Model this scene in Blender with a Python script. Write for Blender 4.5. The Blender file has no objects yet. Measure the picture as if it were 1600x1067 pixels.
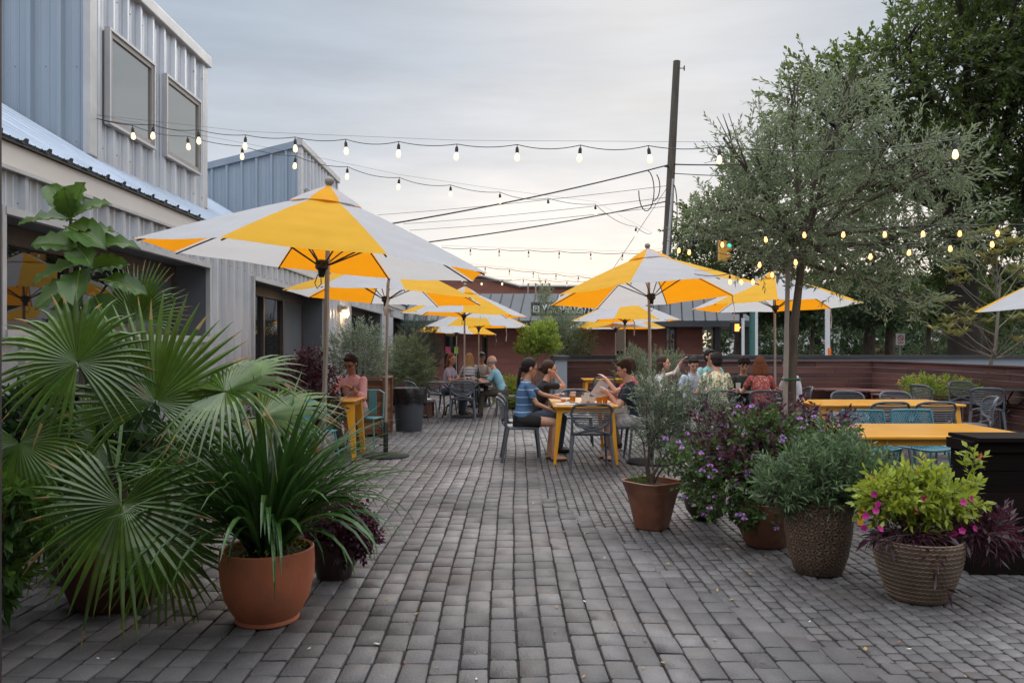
import bpy, math, random
import numpy as np
from mathutils import Vector as V, Matrix, Quaternion
R = math.radians
rnd = random.Random(11)
U = rnd.uniform
sc = bpy.context.scene
# ---------------- camera, sky, sun, exposure ----------------
F, H, HZ = 1244.4, 1.5, 541.0
cam_d = bpy.data.cameras.new("camera"); cam = bpy.data.objects.new("camera", cam_d)
sc.collection.objects.link(cam); sc.camera = cam
cam_d.lens = 28; cam_d.sensor_width = 36; cam_d.shift_y = 0.0047
cam_d.clip_start = 0.05; cam_d.clip_end = 2500
cam.location = (0, 0, H); cam.rotation_euler = (R(90), 0, 0)
sc.view_settings.view_transform = 'Standard'; sc.view_settings.look = 'None'
sc.view_settings.exposure = 0.0; sc.view_settings.gamma = 1.0
sc.cycles.use_denoising = True
sc.cycles.max_bounces = 7; sc.cycles.transparent_max_bounces = 12
sc.cycles.sample_clamp_indirect = 4.0

def make_world():
    w = bpy.data.worlds.new("World"); sc.world = w; w.use_nodes = True
    nt = w.node_tree; nt.nodes.clear(); N = nt.nodes.new; L = nt.links.new
    out = N("ShaderNodeOutputWorld"); bg = N("ShaderNodeBackground"); add = N("ShaderNodeAddShader")
    sky = N("ShaderNodeTexSky"); sky.sky_type = 'NISHITA'; sky.sun_disc = False
    sky.sun_elevation = R(28); sky.sun_rotation = R(10); sky.air_density = 1.2; sky.dust_density = 2.0
    bs = N("ShaderNodeBackground"); bs.inputs[1].default_value = 0.010; L(sky.outputs[0], bs.inputs[0])
    tc = N("ShaderNodeTexCoord"); sp = N("ShaderNodeSeparateXYZ"); L(tc.outputs['Generated'], sp.inputs[0])
    def noise(scale, sz, det):
        m = N("ShaderNodeMapping"); m.inputs['Scale'].default_value = (1, 1, sz); m.inputs['Rotation'].default_value = (0.1, 0.15, 0)
        L(tc.outputs['Generated'], m.inputs[0])
        n = N("ShaderNodeTexNoise"); n.inputs['Scale'].default_value = scale; n.inputs['Detail'].default_value = det
        n.inputs['Roughness'].default_value = 0.55; L(m.outputs[0], n.inputs['Vector']); return n
    n1 = noise(2.4, 4.5, 7); n2 = noise(5.0, 7.0, 7)
    def mth(op, a, b):
        m = N("ShaderNodeMath"); m.operation = op
        for i, v in enumerate((a, b)):
            if hasattr(v, 'links'): L(v, m.inputs[i])
            elif v is not None: m.inputs[i].default_value = v
        return m.outputs[0]
    # cloud noise shifts the height gradient a little: soft banks
    shift = mth('MULTIPLY', mth('SUBTRACT', n1.outputs[0], 0.5), 0.26)
    z = mth('ADD', sp.outputs[2], shift)
    xs = mth('MULTIPLY', mth('ABSOLUTE', mth('SUBTRACT', sp.outputs[0], 0.02), None), 0.10)
    z = mth('ADD', z, xs)
    rp = N("ShaderNodeValToRGB"); L(z, rp.inputs[0]); e = rp.color_ramp.elements
    stops = [(0.0, (1.02, .80, .64)), (0.08, (1.0, .86, .76)), (0.16, (.84, .80, .78)), (0.25, (.55, .585, .645)),
             (0.36, (.39, .45, .535)), (0.46, (.41, .475, .56)), (0.60, (1.7, 1.76, 1.86)), (1.0, (2.9, 2.95, 3.05))]
    e[0].position = 0; e[0].color = (*stops[0][1], 1); e[1].position = 1; e[1].color = (*stops[-1][1], 1)
    for p, c in stops[1:-1]:
        k = e.new(p); k.color = (*c, 1)
    det = mth('ADD', mth('MULTIPLY', n2.outputs[0], 0.42), 0.79)
    mx = N("ShaderNodeVectorMath"); mx.operation = 'SCALE'; L(rp.outputs[0], mx.inputs[0]); L(det, mx.inputs['Scale'])
    L(mx.outputs[0], bg.inputs[0]); bg.inputs[1].default_value = 1.0
    L(bg.outputs[0], add.inputs[0]); L(bs.outputs[0], add.inputs[1]); L(add.outputs[0], out.inputs[0])
make_world()
sl = bpy.data.lights.new("sun", 'SUN'); sl.energy = 0.6; sl.angle = R(25); sl.color = (1.0, .93, .85)
so = bpy.data.objects.new("sun", sl); sc.collection.objects.link(so)
so.rotation_euler = (R(-62), 0, R(-10))     # light arrives from ahead of the camera, as the glow does

# ---------------- helpers ----------------
def P(px, py, d):
    """a point d metres in front of the camera"""
    return V(((px - 800) / F * d, d, H - (py - HZ) / F * d))
def G(px, py):
    d = F * H / (py - HZ); return V(((px - 800) / F * d, d, 0))
def link(o): sc.collection.objects.link(o); return o
def tag(o, label=None, cat=None, group=None, kind=None):
    if label: o['label'] = label
    if cat: o['category'] = cat
    if group: o['group'] = group
    if kind: o['kind'] = kind
    return o
def thing(name, label, cat, loc=(0, 0, 0), rz=0, group=None):
    o = link(bpy.data.objects.new(name, None)); o.location = loc; o.rotation_euler = (0, 0, rz)
    o.empty_display_size = 0.1
    return tag(o, label, cat, group)
def copy_tree(o, parent=None):
    c = o.copy(); sc.collection.objects.link(c)
    if parent is not None: c.parent = parent
    for ch in [x for x in bpy.data.objects if x.parent == o]: copy_tree(ch, c)
    return c
def dup(o, loc, rz, label, group=None):
    c = copy_tree(o); c.location = loc; c.rotation_euler = (0, 0, rz); c['label'] = label
    if group: c['group'] = group
    return c

class MB:
    def __init__(s): s.v = []; s.f = []; s.m = []
    def add(s, vs, fs, mi=0):
        b = len(s.v); s.v += [tuple(x) for x in vs]
        s.f += [tuple(i + b for i in f) for f in fs]; s.m += [mi] * len(fs)
    def quad(s, a, b, c, d, mi=0): s.add([a, b, c, d], [(0, 1, 2, 3)], mi)
    def box(s, c, sz, rz=0, mi=0, M=None, taper=1.0):
        x, y, z = sz[0] / 2, sz[1] / 2, sz[2] / 2
        vs = [V((i * x * (taper if k < 0 else 1), j * y * (taper if k < 0 else 1), k * z)) for k in (-1, 1) for j in (-1, 1) for i in (-1, 1)]
        Mt = M if M is not None else Matrix.Rotation(rz, 4, 'Z')
        vs = [Mt @ p + V(c) for p in vs]
        s.add(vs, [(0, 2, 3, 1), (4, 5, 7, 6), (0, 1, 5, 4), (2, 6, 7, 3), (0, 4, 6, 2), (1, 3, 7, 5)], mi)
    def bbox(s, x0, x1, y0, y1, z0, z1, mi=0):
        s.box(((x0 + x1) / 2, (y0 + y1) / 2, (z0 + z1) / 2), (x1 - x0, y1 - y0, z1 - z0), 0, mi)
    def tube(s, pts, r, n=8, cap=True, mi=0, closed=False, flat=1.0, up=None):
        pts = [V(p) for p in pts]; k = len(pts)
        rr = list(r) if hasattr(r, '__len__') else [r] * k
        vs = []; prev = None
        for i, p in enumerate(pts):
            if closed: t = pts[(i + 1) % k] - pts[i - 1]
            else: t = pts[min(i + 1, k - 1)] - pts[max(i - 1, 0)]
            if t.length < 1e-9: t = V((0, 0, 1))
            t.normalize()
            if up is not None: a = V(up) - t * t.dot(V(up))
            elif prev is None:
                a = V((0, 0, 1)) if abs(t.z) < .9 else V((1, 0, 0)); a = a - t * t.dot(a)
            else: a = prev - t * t.dot(prev)
            if a.length < 1e-6: a = t.orthogonal()
            a.normalize(); prev = a; b = t.cross(a)
            for j in range(n):
                q = 2 * math.pi * j / n
                vs.append(p + a * (math.cos(q) * rr[i] * flat) + b * (math.sin(q) * rr[i]))
        fs = []
        for i in range(k if closed else k - 1):
            i2 = (i + 1) % k
            for j in range(n):
                j2 = (j + 1) % n; fs.append((i * n + j, i2 * n + j, i2 * n + j2, i * n + j2)[::-1])
        if cap and not closed: fs += [tuple(range(n)), tuple(range((k - 1) * n, k * n))[::-1]]
        s.add(vs, fs, mi)
    def lathe(s, prof, n=32, c=(0, 0, 0), mi=0, mod=None, cap=False):
        vs = []; c = V(c)
        for i, (r, z) in enumerate(prof):
            for j in range(n):
                q = 2 * math.pi * j / n; rr = r if mod is None else mod(r, z, q)
                vs.append(c + V((rr * math.cos(q), rr * math.sin(q), z)))
        fs = [(i * n + j, i * n + (j + 1) % n, (i + 1) * n + (j + 1) % n, (i + 1) * n + j)
              for i in range(len(prof) - 1) for j in range(n)]
        if cap: fs += [tuple(range(n))[::-1], tuple(range((len(prof) - 1) * n, len(prof) * n))]
        s.add(vs, fs, mi)
    def ball(s, c, r, n=12, mi=0, M=None):
        r = r if hasattr(r, '__len__') else (r, r, r); m = n // 2; vs = []; c = V(c)
        for i in range(1, m):
            a = math.pi * i / m
            for j in range(n):
                q = 2 * math.pi * j / n
                p = V((r[0] * math.sin(a) * math.cos(q), r[1] * math.sin(a) * math.sin(q), -r[2] * math.cos(a)))
                vs.append(c + (M @ p if M is not None else p))
        t0 = V((0, 0, -r[2])); t1 = V((0, 0, r[2])); k = len(vs)
        vs += [c + (M @ t0 if M is not None else t0), c + (M @ t1 if M is not None else t1)]
        fs = [(i * n + j, i * n + (j + 1) % n, (i + 1) * n + (j + 1) % n, (i + 1) * n + j) for i in range(m - 2) for j in range(n)]
        fs += [(k, (j + 1) % n, j) for j in range(n)] + [(k + 1, (m - 2) * n + j, (m - 2) * n + (j + 1) % n) for j in range(n)]
        s.add(vs, fs, mi)
    def prism(s, poly, z0, z1, mi=0):
        n = len(poly)
        vs = [(x, y, z0) for x, y in poly] + [(x, y, z1) for x, y in poly]
        s.add(vs, [tuple(range(n))[::-1], tuple(range(n, 2 * n))] + [(i, (i + 1) % n, n + (i + 1) % n, n + i) for i in range(n)], mi)
    def leaf(s, p, d, side, L, W, curl=0.0, mi=0):
        m = p + d * (L * .48)
        s.v += [tuple(p), tuple(m + side * (W * .5)), tuple(p + d * L + V((0, 0, -curl * L))), tuple(m - side * (W * .5))]
        b = len(s.v) - 4; s.f.append((b, b + 1, b + 2, b + 3)); s.m.append(mi)
    def build(s, name, mats, parent=None, smooth=False, ang=35, loc=None, bevel=0):
        me = bpy.data.meshes.new(name); me.from_pydata(s.v, [], s.f)
        mats = mats if isinstance(mats, (list, tuple)) else [mats]
        for m in mats: me.materials.append(m)
        if len(mats) > 1: me.polygons.foreach_set('material_index', s.m)
        if smooth:
            me.polygons.foreach_set('use_smooth', [True] * len(me.polygons))
            try: me.set_sharp_from_angle(angle=R(ang))
            except Exception: pass
        me.update(); o = link(bpy.data.objects.new(name, me))
        if parent is not None: o.parent = parent
        if loc is not None: o.location = loc
        if bevel:
            b = o.modifiers.new('bevel', 'BEVEL'); b.width = bevel; b.segments = 2; b.limit_method = 'ANGLE'; b.angle_limit = R(40)
        return o

# ---------------- materials ----------------
MATS = {}
def pm(name, c1, c2=None, scale=8, rough=.6, rough2=None, metal=0, bump=0, bscale=60, spec=.5, island=0, coord='Object',
       stretch=(1, 1, 1), detail=5, lo=.35, hi=.65, transl=None, tfac=.4, emis=None, es=0, dirt=None, sheen=0, coat=0):
    if name in MATS: return MATS[name]
    m = bpy.data.materials.new(name); m.use_nodes = True; MATS[name] = m
    nt = m.node_tree; N = nt.nodes.new; L = nt.links.new; b = nt.nodes['Principled BSDF']
    out = [x for x in nt.nodes if x.type == 'OUTPUT_MATERIAL'][0]
    b.inputs['Roughness'].default_value = rough; b.inputs['Metallic'].default_value = metal
    b.inputs['Specular IOR Level'].default_value = spec
    if coat: b.inputs['Coat Weight'].default_value = coat
    if sheen: b.inputs['Sheen Weight'].default_value = sheen
    if c2 is None: c2 = tuple(x * .8 for x in c1)
    tc = N("ShaderNodeTexCoord"); mp = N("ShaderNodeMapping"); mp.inputs['Scale'].default_value = stretch
    L(tc.outputs[coord], mp.inputs[0])
    n = N("ShaderNodeTexNoise"); n.inputs['Scale'].default_value = scale; n.inputs['Detail'].default_value = detail
    n.inputs['Roughness'].default_value = .6; L(mp.outputs[0], n.inputs['Vector'])
    mr = N("ShaderNodeMapRange"); mr.inputs[1].default_value = lo; mr.inputs[2].default_value = hi; L(n.outputs[0], mr.inputs[0])
    mx = N("ShaderNodeMix"); mx.data_type = 'RGBA'; L(mr.outputs[0], mx.inputs[0])
    mx.inputs[6].default_value = (*c1, 1); mx.inputs[7].default_value = (*c2, 1); col = mx.outputs[2]
    if island:
        ge = N("ShaderNodeNewGeometry"); hs = N("ShaderNodeHueSaturation"); L(col, hs.inputs['Color'])
        a = N("ShaderNodeMapRange"); a.inputs[3].default_value = 1 - island; a.inputs[4].default_value = 1 + island
        L(ge.outputs['Random Per Island'], a.inputs[0]); L(a.outputs[0], hs.inputs['Value'])
        h = N("ShaderNodeMath"); h.operation = 'MULTIPLY_ADD'; h.inputs[1].default_value = 7.31; h.inputs[2].default_value = 0
        L(ge.outputs['Random Per Island'], h.inputs[0]); fr = N("ShaderNodeMath"); fr.operation = 'FRACT'; L(h.outputs[0], fr.inputs[0])
        a2 = N("ShaderNodeMapRange"); a2.inputs[3].default_value = .5 - island * .035; a2.inputs[4].default_value = .5 + island * .035
        L(fr.outputs[0], a2.inputs[0]); L(a2.outputs[0], hs.inputs['Hue']); col = hs.outputs[0]
    if dirt:
        n3 = N("ShaderNodeTexNoise"); n3.inputs['Scale'].default_value = dirt[1]; n3.inputs['Detail'].default_value = 8
        n3.inputs['Roughness'].default_value = .7; L(tc.outputs['Object'], n3.inputs['Vector'])
        r3 = N("ShaderNodeMapRange"); r3.inputs[1].default_value = .5; r3.inputs[2].default_value = .75; r3.inputs[4].default_value = dirt[2]
        L(n3.outputs[0], r3.inputs[0]); m3 = N("ShaderNodeMix"); m3.data_type = 'RGBA'; L(r3.outputs[0], m3.inputs[0])
        L(col, m3.inputs[6]); m3.inputs[7].default_value = (*dirt[0], 1); col = m3.outputs[2]
    L(col, b.inputs['Base Color'])
    if rough2 is not None:
        r = N("ShaderNodeMapRange"); r.inputs[3].default_value = rough; r.inputs[4].default_value = rough2
        L(mr.outputs[0], r.inputs[0]); L(r.outputs[0], b.inputs['Roughness'])
    if bump:
        n2 = N("ShaderNodeTexNoise"); n2.inputs['Scale'].default_value = bscale; n2.inputs['Detail'].default_value = 6
        L(mp.outputs[0], n2.inputs['Vector']); bp = N("ShaderNodeBump"); bp.inputs['Strength'].default_value = bump
        bp.inputs['Distance'].default_value = .01; L(n2.outputs[0], bp.inputs['Height']); L(bp.outputs[0], b.inputs['Normal'])
    if emis:
        b.inputs['Emission Color'].default_value = (*emis, 1); b.inputs['Emission Strength'].default_value = es
    if transl:
        t = N("ShaderNodeBsdfTranslucent"); t.inputs[0].default_value = (*transl, 1)
        if transl == 'col': pass
        ms = N("ShaderNodeMixShader"); ms.inputs[0].default_value = tfac
        L(b.outputs[0], ms.inputs[1]); L(t.outputs[0], ms.inputs[2]); L(ms.outputs[0], out.inputs[0])
    return m
def nodes_of(m):
    nt = m.node_tree; return nt, nt.nodes.new, nt.links.new, nt.nodes['Principled BSDF']
def brick_mat(name, c1, c2, mortar, bw=.22, bh=.075, rot=False, rough=.85):
    m = bpy.data.materials.new(name); m.use_nodes = True; nt, N, L, b = nodes_of(m)
    tc = N("ShaderNodeTexCoord"); sp = N("ShaderNodeSeparateXYZ"); cb = N("ShaderNodeCombineXYZ"); L(tc.outputs['Object'], sp.inputs[0])
    ad = N("ShaderNodeMath"); L(sp.outputs[0], ad.inputs[0]); L(sp.outputs[1], ad.inputs[1])
    L(ad.outputs[0], cb.inputs[0]); L(sp.outputs[2], cb.inputs[1])
    t = N("ShaderNodeTexBrick"); L(cb.outputs[0], t.inputs['Vector']); t.inputs['Scale'].default_value = 1
    t.inputs['Brick Width'].default_value = bw; t.inputs['Row Height'].default_value = bh; t.inputs['Mortar Size'].default_value = .006
    t.inputs['Color1'].default_value = (*c1, 1); t.inputs['Color2'].default_value = (*c2, 1); t.inputs['Mortar'].default_value = (*mortar, 1)
    L(t.outputs[0], b.inputs['Base Color']); b.inputs['Roughness'].default_value = rough
    return m
def pattern_mat(name, kind, cols, scale=30, rough=.85):
    m = bpy.data.materials.new(name); m.use_nodes = True; nt, N, L, b = nodes_of(m)
    tc = N("ShaderNodeTexCoord"); rp = N("ShaderNodeValToRGB"); rp.color_ramp.interpolation = 'CONSTANT'
    e = rp.color_ramp.elements; e[0].position = 0; e[0].color = (*cols[0][1], 1); e[1].position = cols[-1][0]; e[1].color = (*cols[-1][1], 1)
    for p, c in cols[1:-1]: k = e.new(p); k.color = (*c, 1)
    if kind == 'cells':
        t = N("ShaderNodeTexVoronoi"); t.inputs['Scale'].default_value = scale; L(tc.outputs['Object'], t.inputs['Vector'])
        s2 = N("ShaderNodeSeparateColor"); L(t.outputs['Color'], s2.inputs[0]); L(s2.outputs[0], rp.inputs[0])
    else:
        t = N("ShaderNodeTexWave"); t.bands_direction = 'Z'; t.inputs['Scale'].default_value = scale
        t.inputs['Distortion'].default_value = .6; t.inputs['Detail'].default_value = 1
        L(tc.outputs['Object'], t.inputs['Vector']); L(t.outputs[1], rp.inputs[0])
    L(rp.outputs[0], b.inputs['Base Color']); b.inputs['Roughness'].default_value = rough
    return m

M_metal = pm('galvanised_siding', (.60, .625, .665), (.47, .495, .54), 1.6, rough=.34, metal=.55, stretch=(1, 1, .35), bump=.05, bscale=9, dirt=((.42, .37, .34), 1.4, .5))
M_metalblue = pm('blue_grey_siding', (.30, .36, .43), (.26, .32, .39), 1.6, rough=.5, metal=.2, stretch=(1, 1, .3), bump=.03, bscale=12)
M_roofmetal = pm('roof_metal', (.29, .34, .42), (.23, .28, .35), 2, rough=.38, metal=.5, bump=.03)
M_fascia = pm('painted_fascia', (.64, .60, .57), (.54, .51, .48), 1.2, rough=.45, metal=.2, stretch=(1, .4, 1))
M_trim = pm('light_trim', (.50, .50, .51), (.42, .42, .43), 3, rough=.4, metal=.3)
M_reveal = pm('grey_reveal', (.12, .125, .135), (.10, .105, .115), 2, rough=.55)
M_bronze = pm('bronze_frame', (.13, .10, .085), (.10, .08, .07), 5, rough=.4, metal=.3)
M_winframe = pm('grey_window_frame', (.28, .26, .245), (.24, .22, .21), 5, rough=.45)
M_glass = pm('dark_glass', (.012, .014, .016), (.010, .011, .012), 2, rough=.02, spec=.9)
M_glass2 = pm('sky_glass', (.10, .12, .10), (.085, .10, .085), .8, rough=.03, spec=1.0, bump=.06, bscale=1.5)
for mm in (M_glass2,):
    mm.node_tree.nodes['Principled BSDF'].inputs['Metallic'].default_value = .0
    mm.node_tree.nodes['Principled BSDF'].inputs['IOR'].default_value = 2.5
M_black = pm('black_metal', (.018, .018, .020), (.028, .028, .03), 20, rough=.4, metal=.3)
M_rubber = pm('black_plastic', (.012, .012, .013), (.02, .02, .021), 9, rough=.35)
M_bag = pm('bin_bag', (.008, .008, .009), (.015, .015, .016), 6, rough=.22, bump=.8, bscale=18)
M_bin = pm('grey_bin', (.055, .065, .078), (.045, .052, .062), 4, rough=.5)
M_yellow = pm('yellow_enamel', (.78, .36, .016), (.72, .31, .014), 3, rough=.34, coat=.5, dirt=((.50, .22, .03), 3, .35))
M_yellow.node_tree.nodes['Principled BSDF'].inputs['Coat Roughness'].default_value = .22
M_teal = pm('teal_enamel', (.10, .32, .34), (.08, .27, .29), 5, rough=.35)
M_tealmesh = pm('teal_mesh', (.03, .20, .26), (.025, .16, .22), 5, rough=.35)
M_chair = pm('charcoal_plastic', (.085, .095, .11), (.07, .078, .092), 6, rough=.42, island=.05)
M_wood = pm('dark_stained_wood', (.13, .050, .040), (.055, .022, .019), 1.6, rough=.5, rough2=.75, stretch=(.4, .4, 9), island=.30, detail=8, bump=.25, bscale=14)
M_wooddark = pm('almost_black_wood', (.010, .005, .0045), (.005, .003, .003), 1.6, rough=.8, spec=.12, stretch=(.4, .4, 9), island=.3, bump=.3, bscale=14)
M_crate = pm('brown_cedar', (.20, .085, .04), (.11, .048, .025), 2, rough=.7, stretch=(1, 1, 10), island=.3, bump=.3, bscale=20)
M_terrashade = pm('shaded_terracotta', (.13, .045, .028), (.09, .03, .02), 5, rough=.7)  # palm pot terracotta with the deep shade around it put into the colour
M_base = pm('matt_black_cast', (.02, .02, .022), rough=.8, spec=.25)
M_ribs = pm('rib_metal', (.05, .042, .036), rough=.6)
M_oakbark = pm('dark_oak_bark', (.035, .027, .021), (.018, .014, .012), 2, rough=.95, bump=.8, bscale=9)
M_terra = pm('terracotta', (.58, .18, .08), (.42, .12, .055), 3, rough=.62, bump=.18, bscale=45, dirt=((.30, .15, .09), 5.5, .75))
M_terra2 = pm('glazed_terracotta', (.22, .085, .045), (.13, .05, .03), 4, rough=.38, bump=.2, bscale=12, dirt=((.30, .17, .10), 6, .6))
M_potdark = pm('dark_clay', (.05, .028, .022), (.035, .02, .018), 6, rough=.4)
M_basket = pm('woven_clay', (.20, .140, .098), (.13, .092, .066), 9, rough=.75, bump=.25, bscale=70, dirt=((.13, .09, .065), 5, .5))
M_soil = pm('soil', (.022, .014, .010), (.05, .03, .02), 25, rough=.95, bump=1.0, bscale=40)
M_pole = pm('umbrella_pole', (.46, .42, .38), (.38, .34, .31), 4, rough=.35, metal=.35, stretch=(1, 1, .3))
M_postleft = pm('rusty_post', (.045, .035, .035), (.10, .045, .02), 3, rough=.7, lo=.5, hi=.7)
M_white = pm('white_paint', (.62, .63, .64), (.55, .56, .57), 5, rough=.5)
M_wallgrey = pm('grey_blue_wall', (.26, .30, .35), (.22, .26, .31), 1.2, rough=.7, bump=.1, bscale=30)
M_cap = pm('wall_cap', (.045, .045, .05), (.03, .03, .033), 2, rough=.5)
M_concrete = pm('concrete', (.22, .21, .20), (.16, .155, .15), 2, rough=.9, bump=.2)
M_bark = pm('bark', (.11, .085, .065), (.055, .042, .034), 9, rough=.9, stretch=(1, 1, .25), bump=.8, bscale=30)
M_barkpale = pm('pale_bark', (.23, .20, .165), (.13, .11, .09), 12, rough=.85, stretch=(1, 1, .3), bump=.5, bscale=40)
M_stake = pm('weathered_stake', (.30, .26, .22), (.20, .17, .15), 6, rough=.8, stretch=(1, 1, .2))
def leafm(name, c1, c2, isl=.35, rough=.45, tr=None, tf=.3, spec=.5, scale=2.5):
    tr = tr or (c1[0] * 1.5, c1[1] * 1.6, c1[2] * .8)
    return pm(name, c1, c2, scale, rough=rough, island=isl, transl=tr, tfac=tf, spec=spec)
L_palm = leafm('palm_leaf', (.082, .150, .018), (.036, .082, .012), .40, .24, (.16, .30, .03), .16, scale=6, spec=.6)
L_strap = leafm('strap_leaf', (.026, .078, .018), (.050, .125, .026), .35, .33, (.07, .16, .03), .22, scale=4)
L_fig = leafm('fig_leaf', (.040, .10, .022), (.065, .14, .028), .35, .32, (.14, .24, .03), .3, scale=7)
L_olive = leafm('olive_leaf', (.17, .24, .105), (.075, .11, .05), .55, .5, (.30, .35, .22), .38, scale=3)
L_olivesilver = leafm('silver_leaf', (.29, .34, .24), (.15, .19, .13), .45, .55, (.2, .25, .14), .25, scale=5)
L_oak = leafm('oak_leaf', (.062, .098, .030), (.032, .058, .020), .55, .45, (.16, .22, .04), .38, scale=.35)
L_far = leafm('far_leaf', (.035, .065, .030), (.055, .085, .035), .4, .6, (.08, .12, .04), .3, scale=.3)
L_loquat = leafm('loquat_leaf', (.22, .22, .07), (.10, .13, .045), .45, .45, (.25, .22, .06), .35, scale=3)
L_lantana = leafm('lantana_leaf', (.075, .140, .035), (.038, .080, .020), .45, .5, (.12, .2, .04), .3, scale=6)
L_burg = leafm('burgundy_leaf', (.060, .020, .034), (.028, .010, .018), .5, .42, (.18, .03, .07), .25, scale=6)
L_rose = leafm('grey_green_leaf', (.13, .20, .085), (.06, .11, .05), .45, .42, (.12, .2, .08), .22, scale=6)
L_lime = leafm('lime_leaf', (.34, .40, .045), (.20, .29, .035), .35, .45, (.5, .55, .06), .35, scale=8)
L_limeshrub = leafm('lime_shrub_leaf', (.22, .30, .04), (.11, .19, .03), .45, .5, (.4, .5, .06), .35, scale=3)
L_blue = leafm('blue_green_leaf', (.075, .115, .09), (.045, .075, .06), .4, .6, (.1, .16, .11), .2, scale=4)
L_purple = leafm('lilac_petal', (.42, .17, .55), (.58, .32, .68), .25, .6, (.6, .3, .7), .3)
L_magenta = leafm('magenta_petal', (.55, .02, .22), (.42, .015, .25), .25, .5, (.8, .05, .4), .3)
L_red = leafm('red_petal', (.60, .03, .04), (.5, .02, .03), .2, .5, (.8, .05, .05), .3)
L_orangefl = leafm('orange_petal', (.7, .25, .02), (.6, .35, .03), .2, .5, (.8, .4, .05), .3)
# ---------------- ground ----------------
def paving():
    mb = MB(); mb.quad((-400, -60, -.03), (400, -60, -.03), (400, 1500, -.03), (-400, 1500, -.03))
    tag(mb.build('ground', pm('ground_far', (.05, .055, .045), (.07, .07, .065), .2, rough=.95)), kind='structure')
    mb = MB(); mb.quad((-9, -4, -.014), (14, -4, -.014), (14, 40, -.014), (-9, 40, -.014))
    tag(mb.build('joint_sand', pm('joint_sand', (.014, .012, .011), (.030, .027, .023), 14, rough=1, bump=.6)), kind='structure')
    rs = np.random.RandomState(3)
    def bound(y):   # x where the large setts give way to the small ones
        ys = [0, 3.0, 3.6, 4.15, 4.85, 5.75, 6.65, 7.8, 9, 40]; xs = [3.2, 2.35, 1.72, 1.52, 1.2, .98, .76, .36, .33, .33]
        return np.interp(y, ys, xs)
    def warp(x, y, a): return x + a * (.020 * np.sin(y * .55 + 1.3) + .004 * np.sin(y * 2.3 + x * 1.7)) , y + .012 * np.sin(x * 1.6 + .4) + .004 * np.sin(x * 5.1)
    cx, cy, hw, hl, zz = [], [], [], [], []
    def field(x0, x1, y0, y1, wcol, lmin, lmax, gap, test, z):
        x = x0
        while x < x1:
            w = wcol * rs.uniform(.97, 1.03); y = y0 + rs.uniform(0, lmax)
            while y < y1:
                l = rs.uniform(lmin, lmax); c = y + l / 2; m = x + w / 2
                if abs(m) < .72 * c + .9 and test(m, c):
                    cx.append(m); cy.append(c); hw.append(w / 2 - gap * rs.uniform(.6, 1.3)); hl.append(l / 2 - gap * .6 * rs.uniform(.5, 1.4)); zz.append(z)
                y += l
            x += w
    field(-8, 3.4, 2.2, 34, .138, .160, .235, .0058, lambda m, c: m < bound(c) and (c < 20 or m < 1.1), 0.0)
    field(.2, 12.5, 2.2, 20.3, .086, .085, .125, .0055, lambda m, c: m > bound(c) - .12, -.006)
    n = len(cx); cx, cy, hw, hl, zz = map(np.array, (cx, cy, hw, hl, zz))
    cut = .010
    # octagon with clipped corners, then an inner ring for the worn arris
    def ring(k, z, shrink):
        a = hw - shrink; b = hl - shrink; q = np.minimum(cut, a * .35) * (1 if shrink == 0 else .9)
        xs = [-a + q, a - q, a, a, a - q, -a + q, -a, -a]; ys = [-b, -b, -b + q, b - q, b, b, b - q, -b + q]
        return np.stack([np.stack([cx + X, cy + Y, z], 1) for X, Y in zip(xs, ys)], 1)
    jz = zz + rs.uniform(-.0025, .0025, n); tx = rs.uniform(-.012, .012, n); ty = rs.uniform(-.012, .012, n)
    rings = [ring(0, jz - .02, 0), ring(0, jz - .004, 0), ring(0, jz - .0008, .003)]
    for r_ in rings:
        r_[:, :, :2] += rs.uniform(-.003, .003, r_[:, :, :2].shape)
    off = rs.uniform(-.0022, .0022, (n, 8, 2))
    rings[0][:, :, :2] = rings[1][:, :, :2]
    allv = np.concatenate(rings, 1)      # n,24,3
    allv[:, :, 2] += (allv[:, :, 0] - cx[:, None]) * tx[:, None] + (allv[:, :, 1] - cy[:, None]) * ty[:, None]
    wx, wy = warp(allv[:, :, 0], allv[:, :, 1], 1.0); allv[:, :, 0] = wx; allv[:, :, 1] = wy
    fs = []
    base = np.arange(n) * 24
    pat = []
    for k in (0, 1):
        for j in range(8): pat.append((k * 8 + j, k * 8 + (j + 1) % 8, k * 8 + 8 + (j + 1) % 8, k * 8 + 8 + j))
    quads = (base[:, None, None] + np.array(pat)[None]).reshape(-1, 4); tops = base[:, None] + np.arange(16, 24)[None]
    me = bpy.data.meshes.new('patio_paving'); nq, nt_ = len(quads), len(tops)
    me.vertices.add(n * 24); me.vertices.foreach_set('co', allv.reshape(-1))
    me.loops.add(nq * 4 + nt_ * 8); me.loops.foreach_set('vertex_index', np.concatenate([quads.reshape(-1), tops.reshape(-1)]).astype(np.int32))
    me.polygons.add(nq + nt_)
    st = np.concatenate([np.arange(nq) * 4, nq * 4 + np.arange(nt_) * 8]).astype(np.int32)
    me.polygons.foreach_set('loop_start', st); me.update(calc_edges=True); me.validate()
    m = pm('paving_setts', (.134, .127, .128), (.066, .063, .065), .9, rough=.46, rough2=.72, island=.27, bump=.6, bscale=70, spec=.45,
           detail=9, dirt=((.13, .085, .065), 1.3, .35))
    me.materials.append(m); o = link(bpy.data.objects.new('patio_paving', me)); tag(o, kind='structure')
    # litter
    mb = MB()
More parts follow.
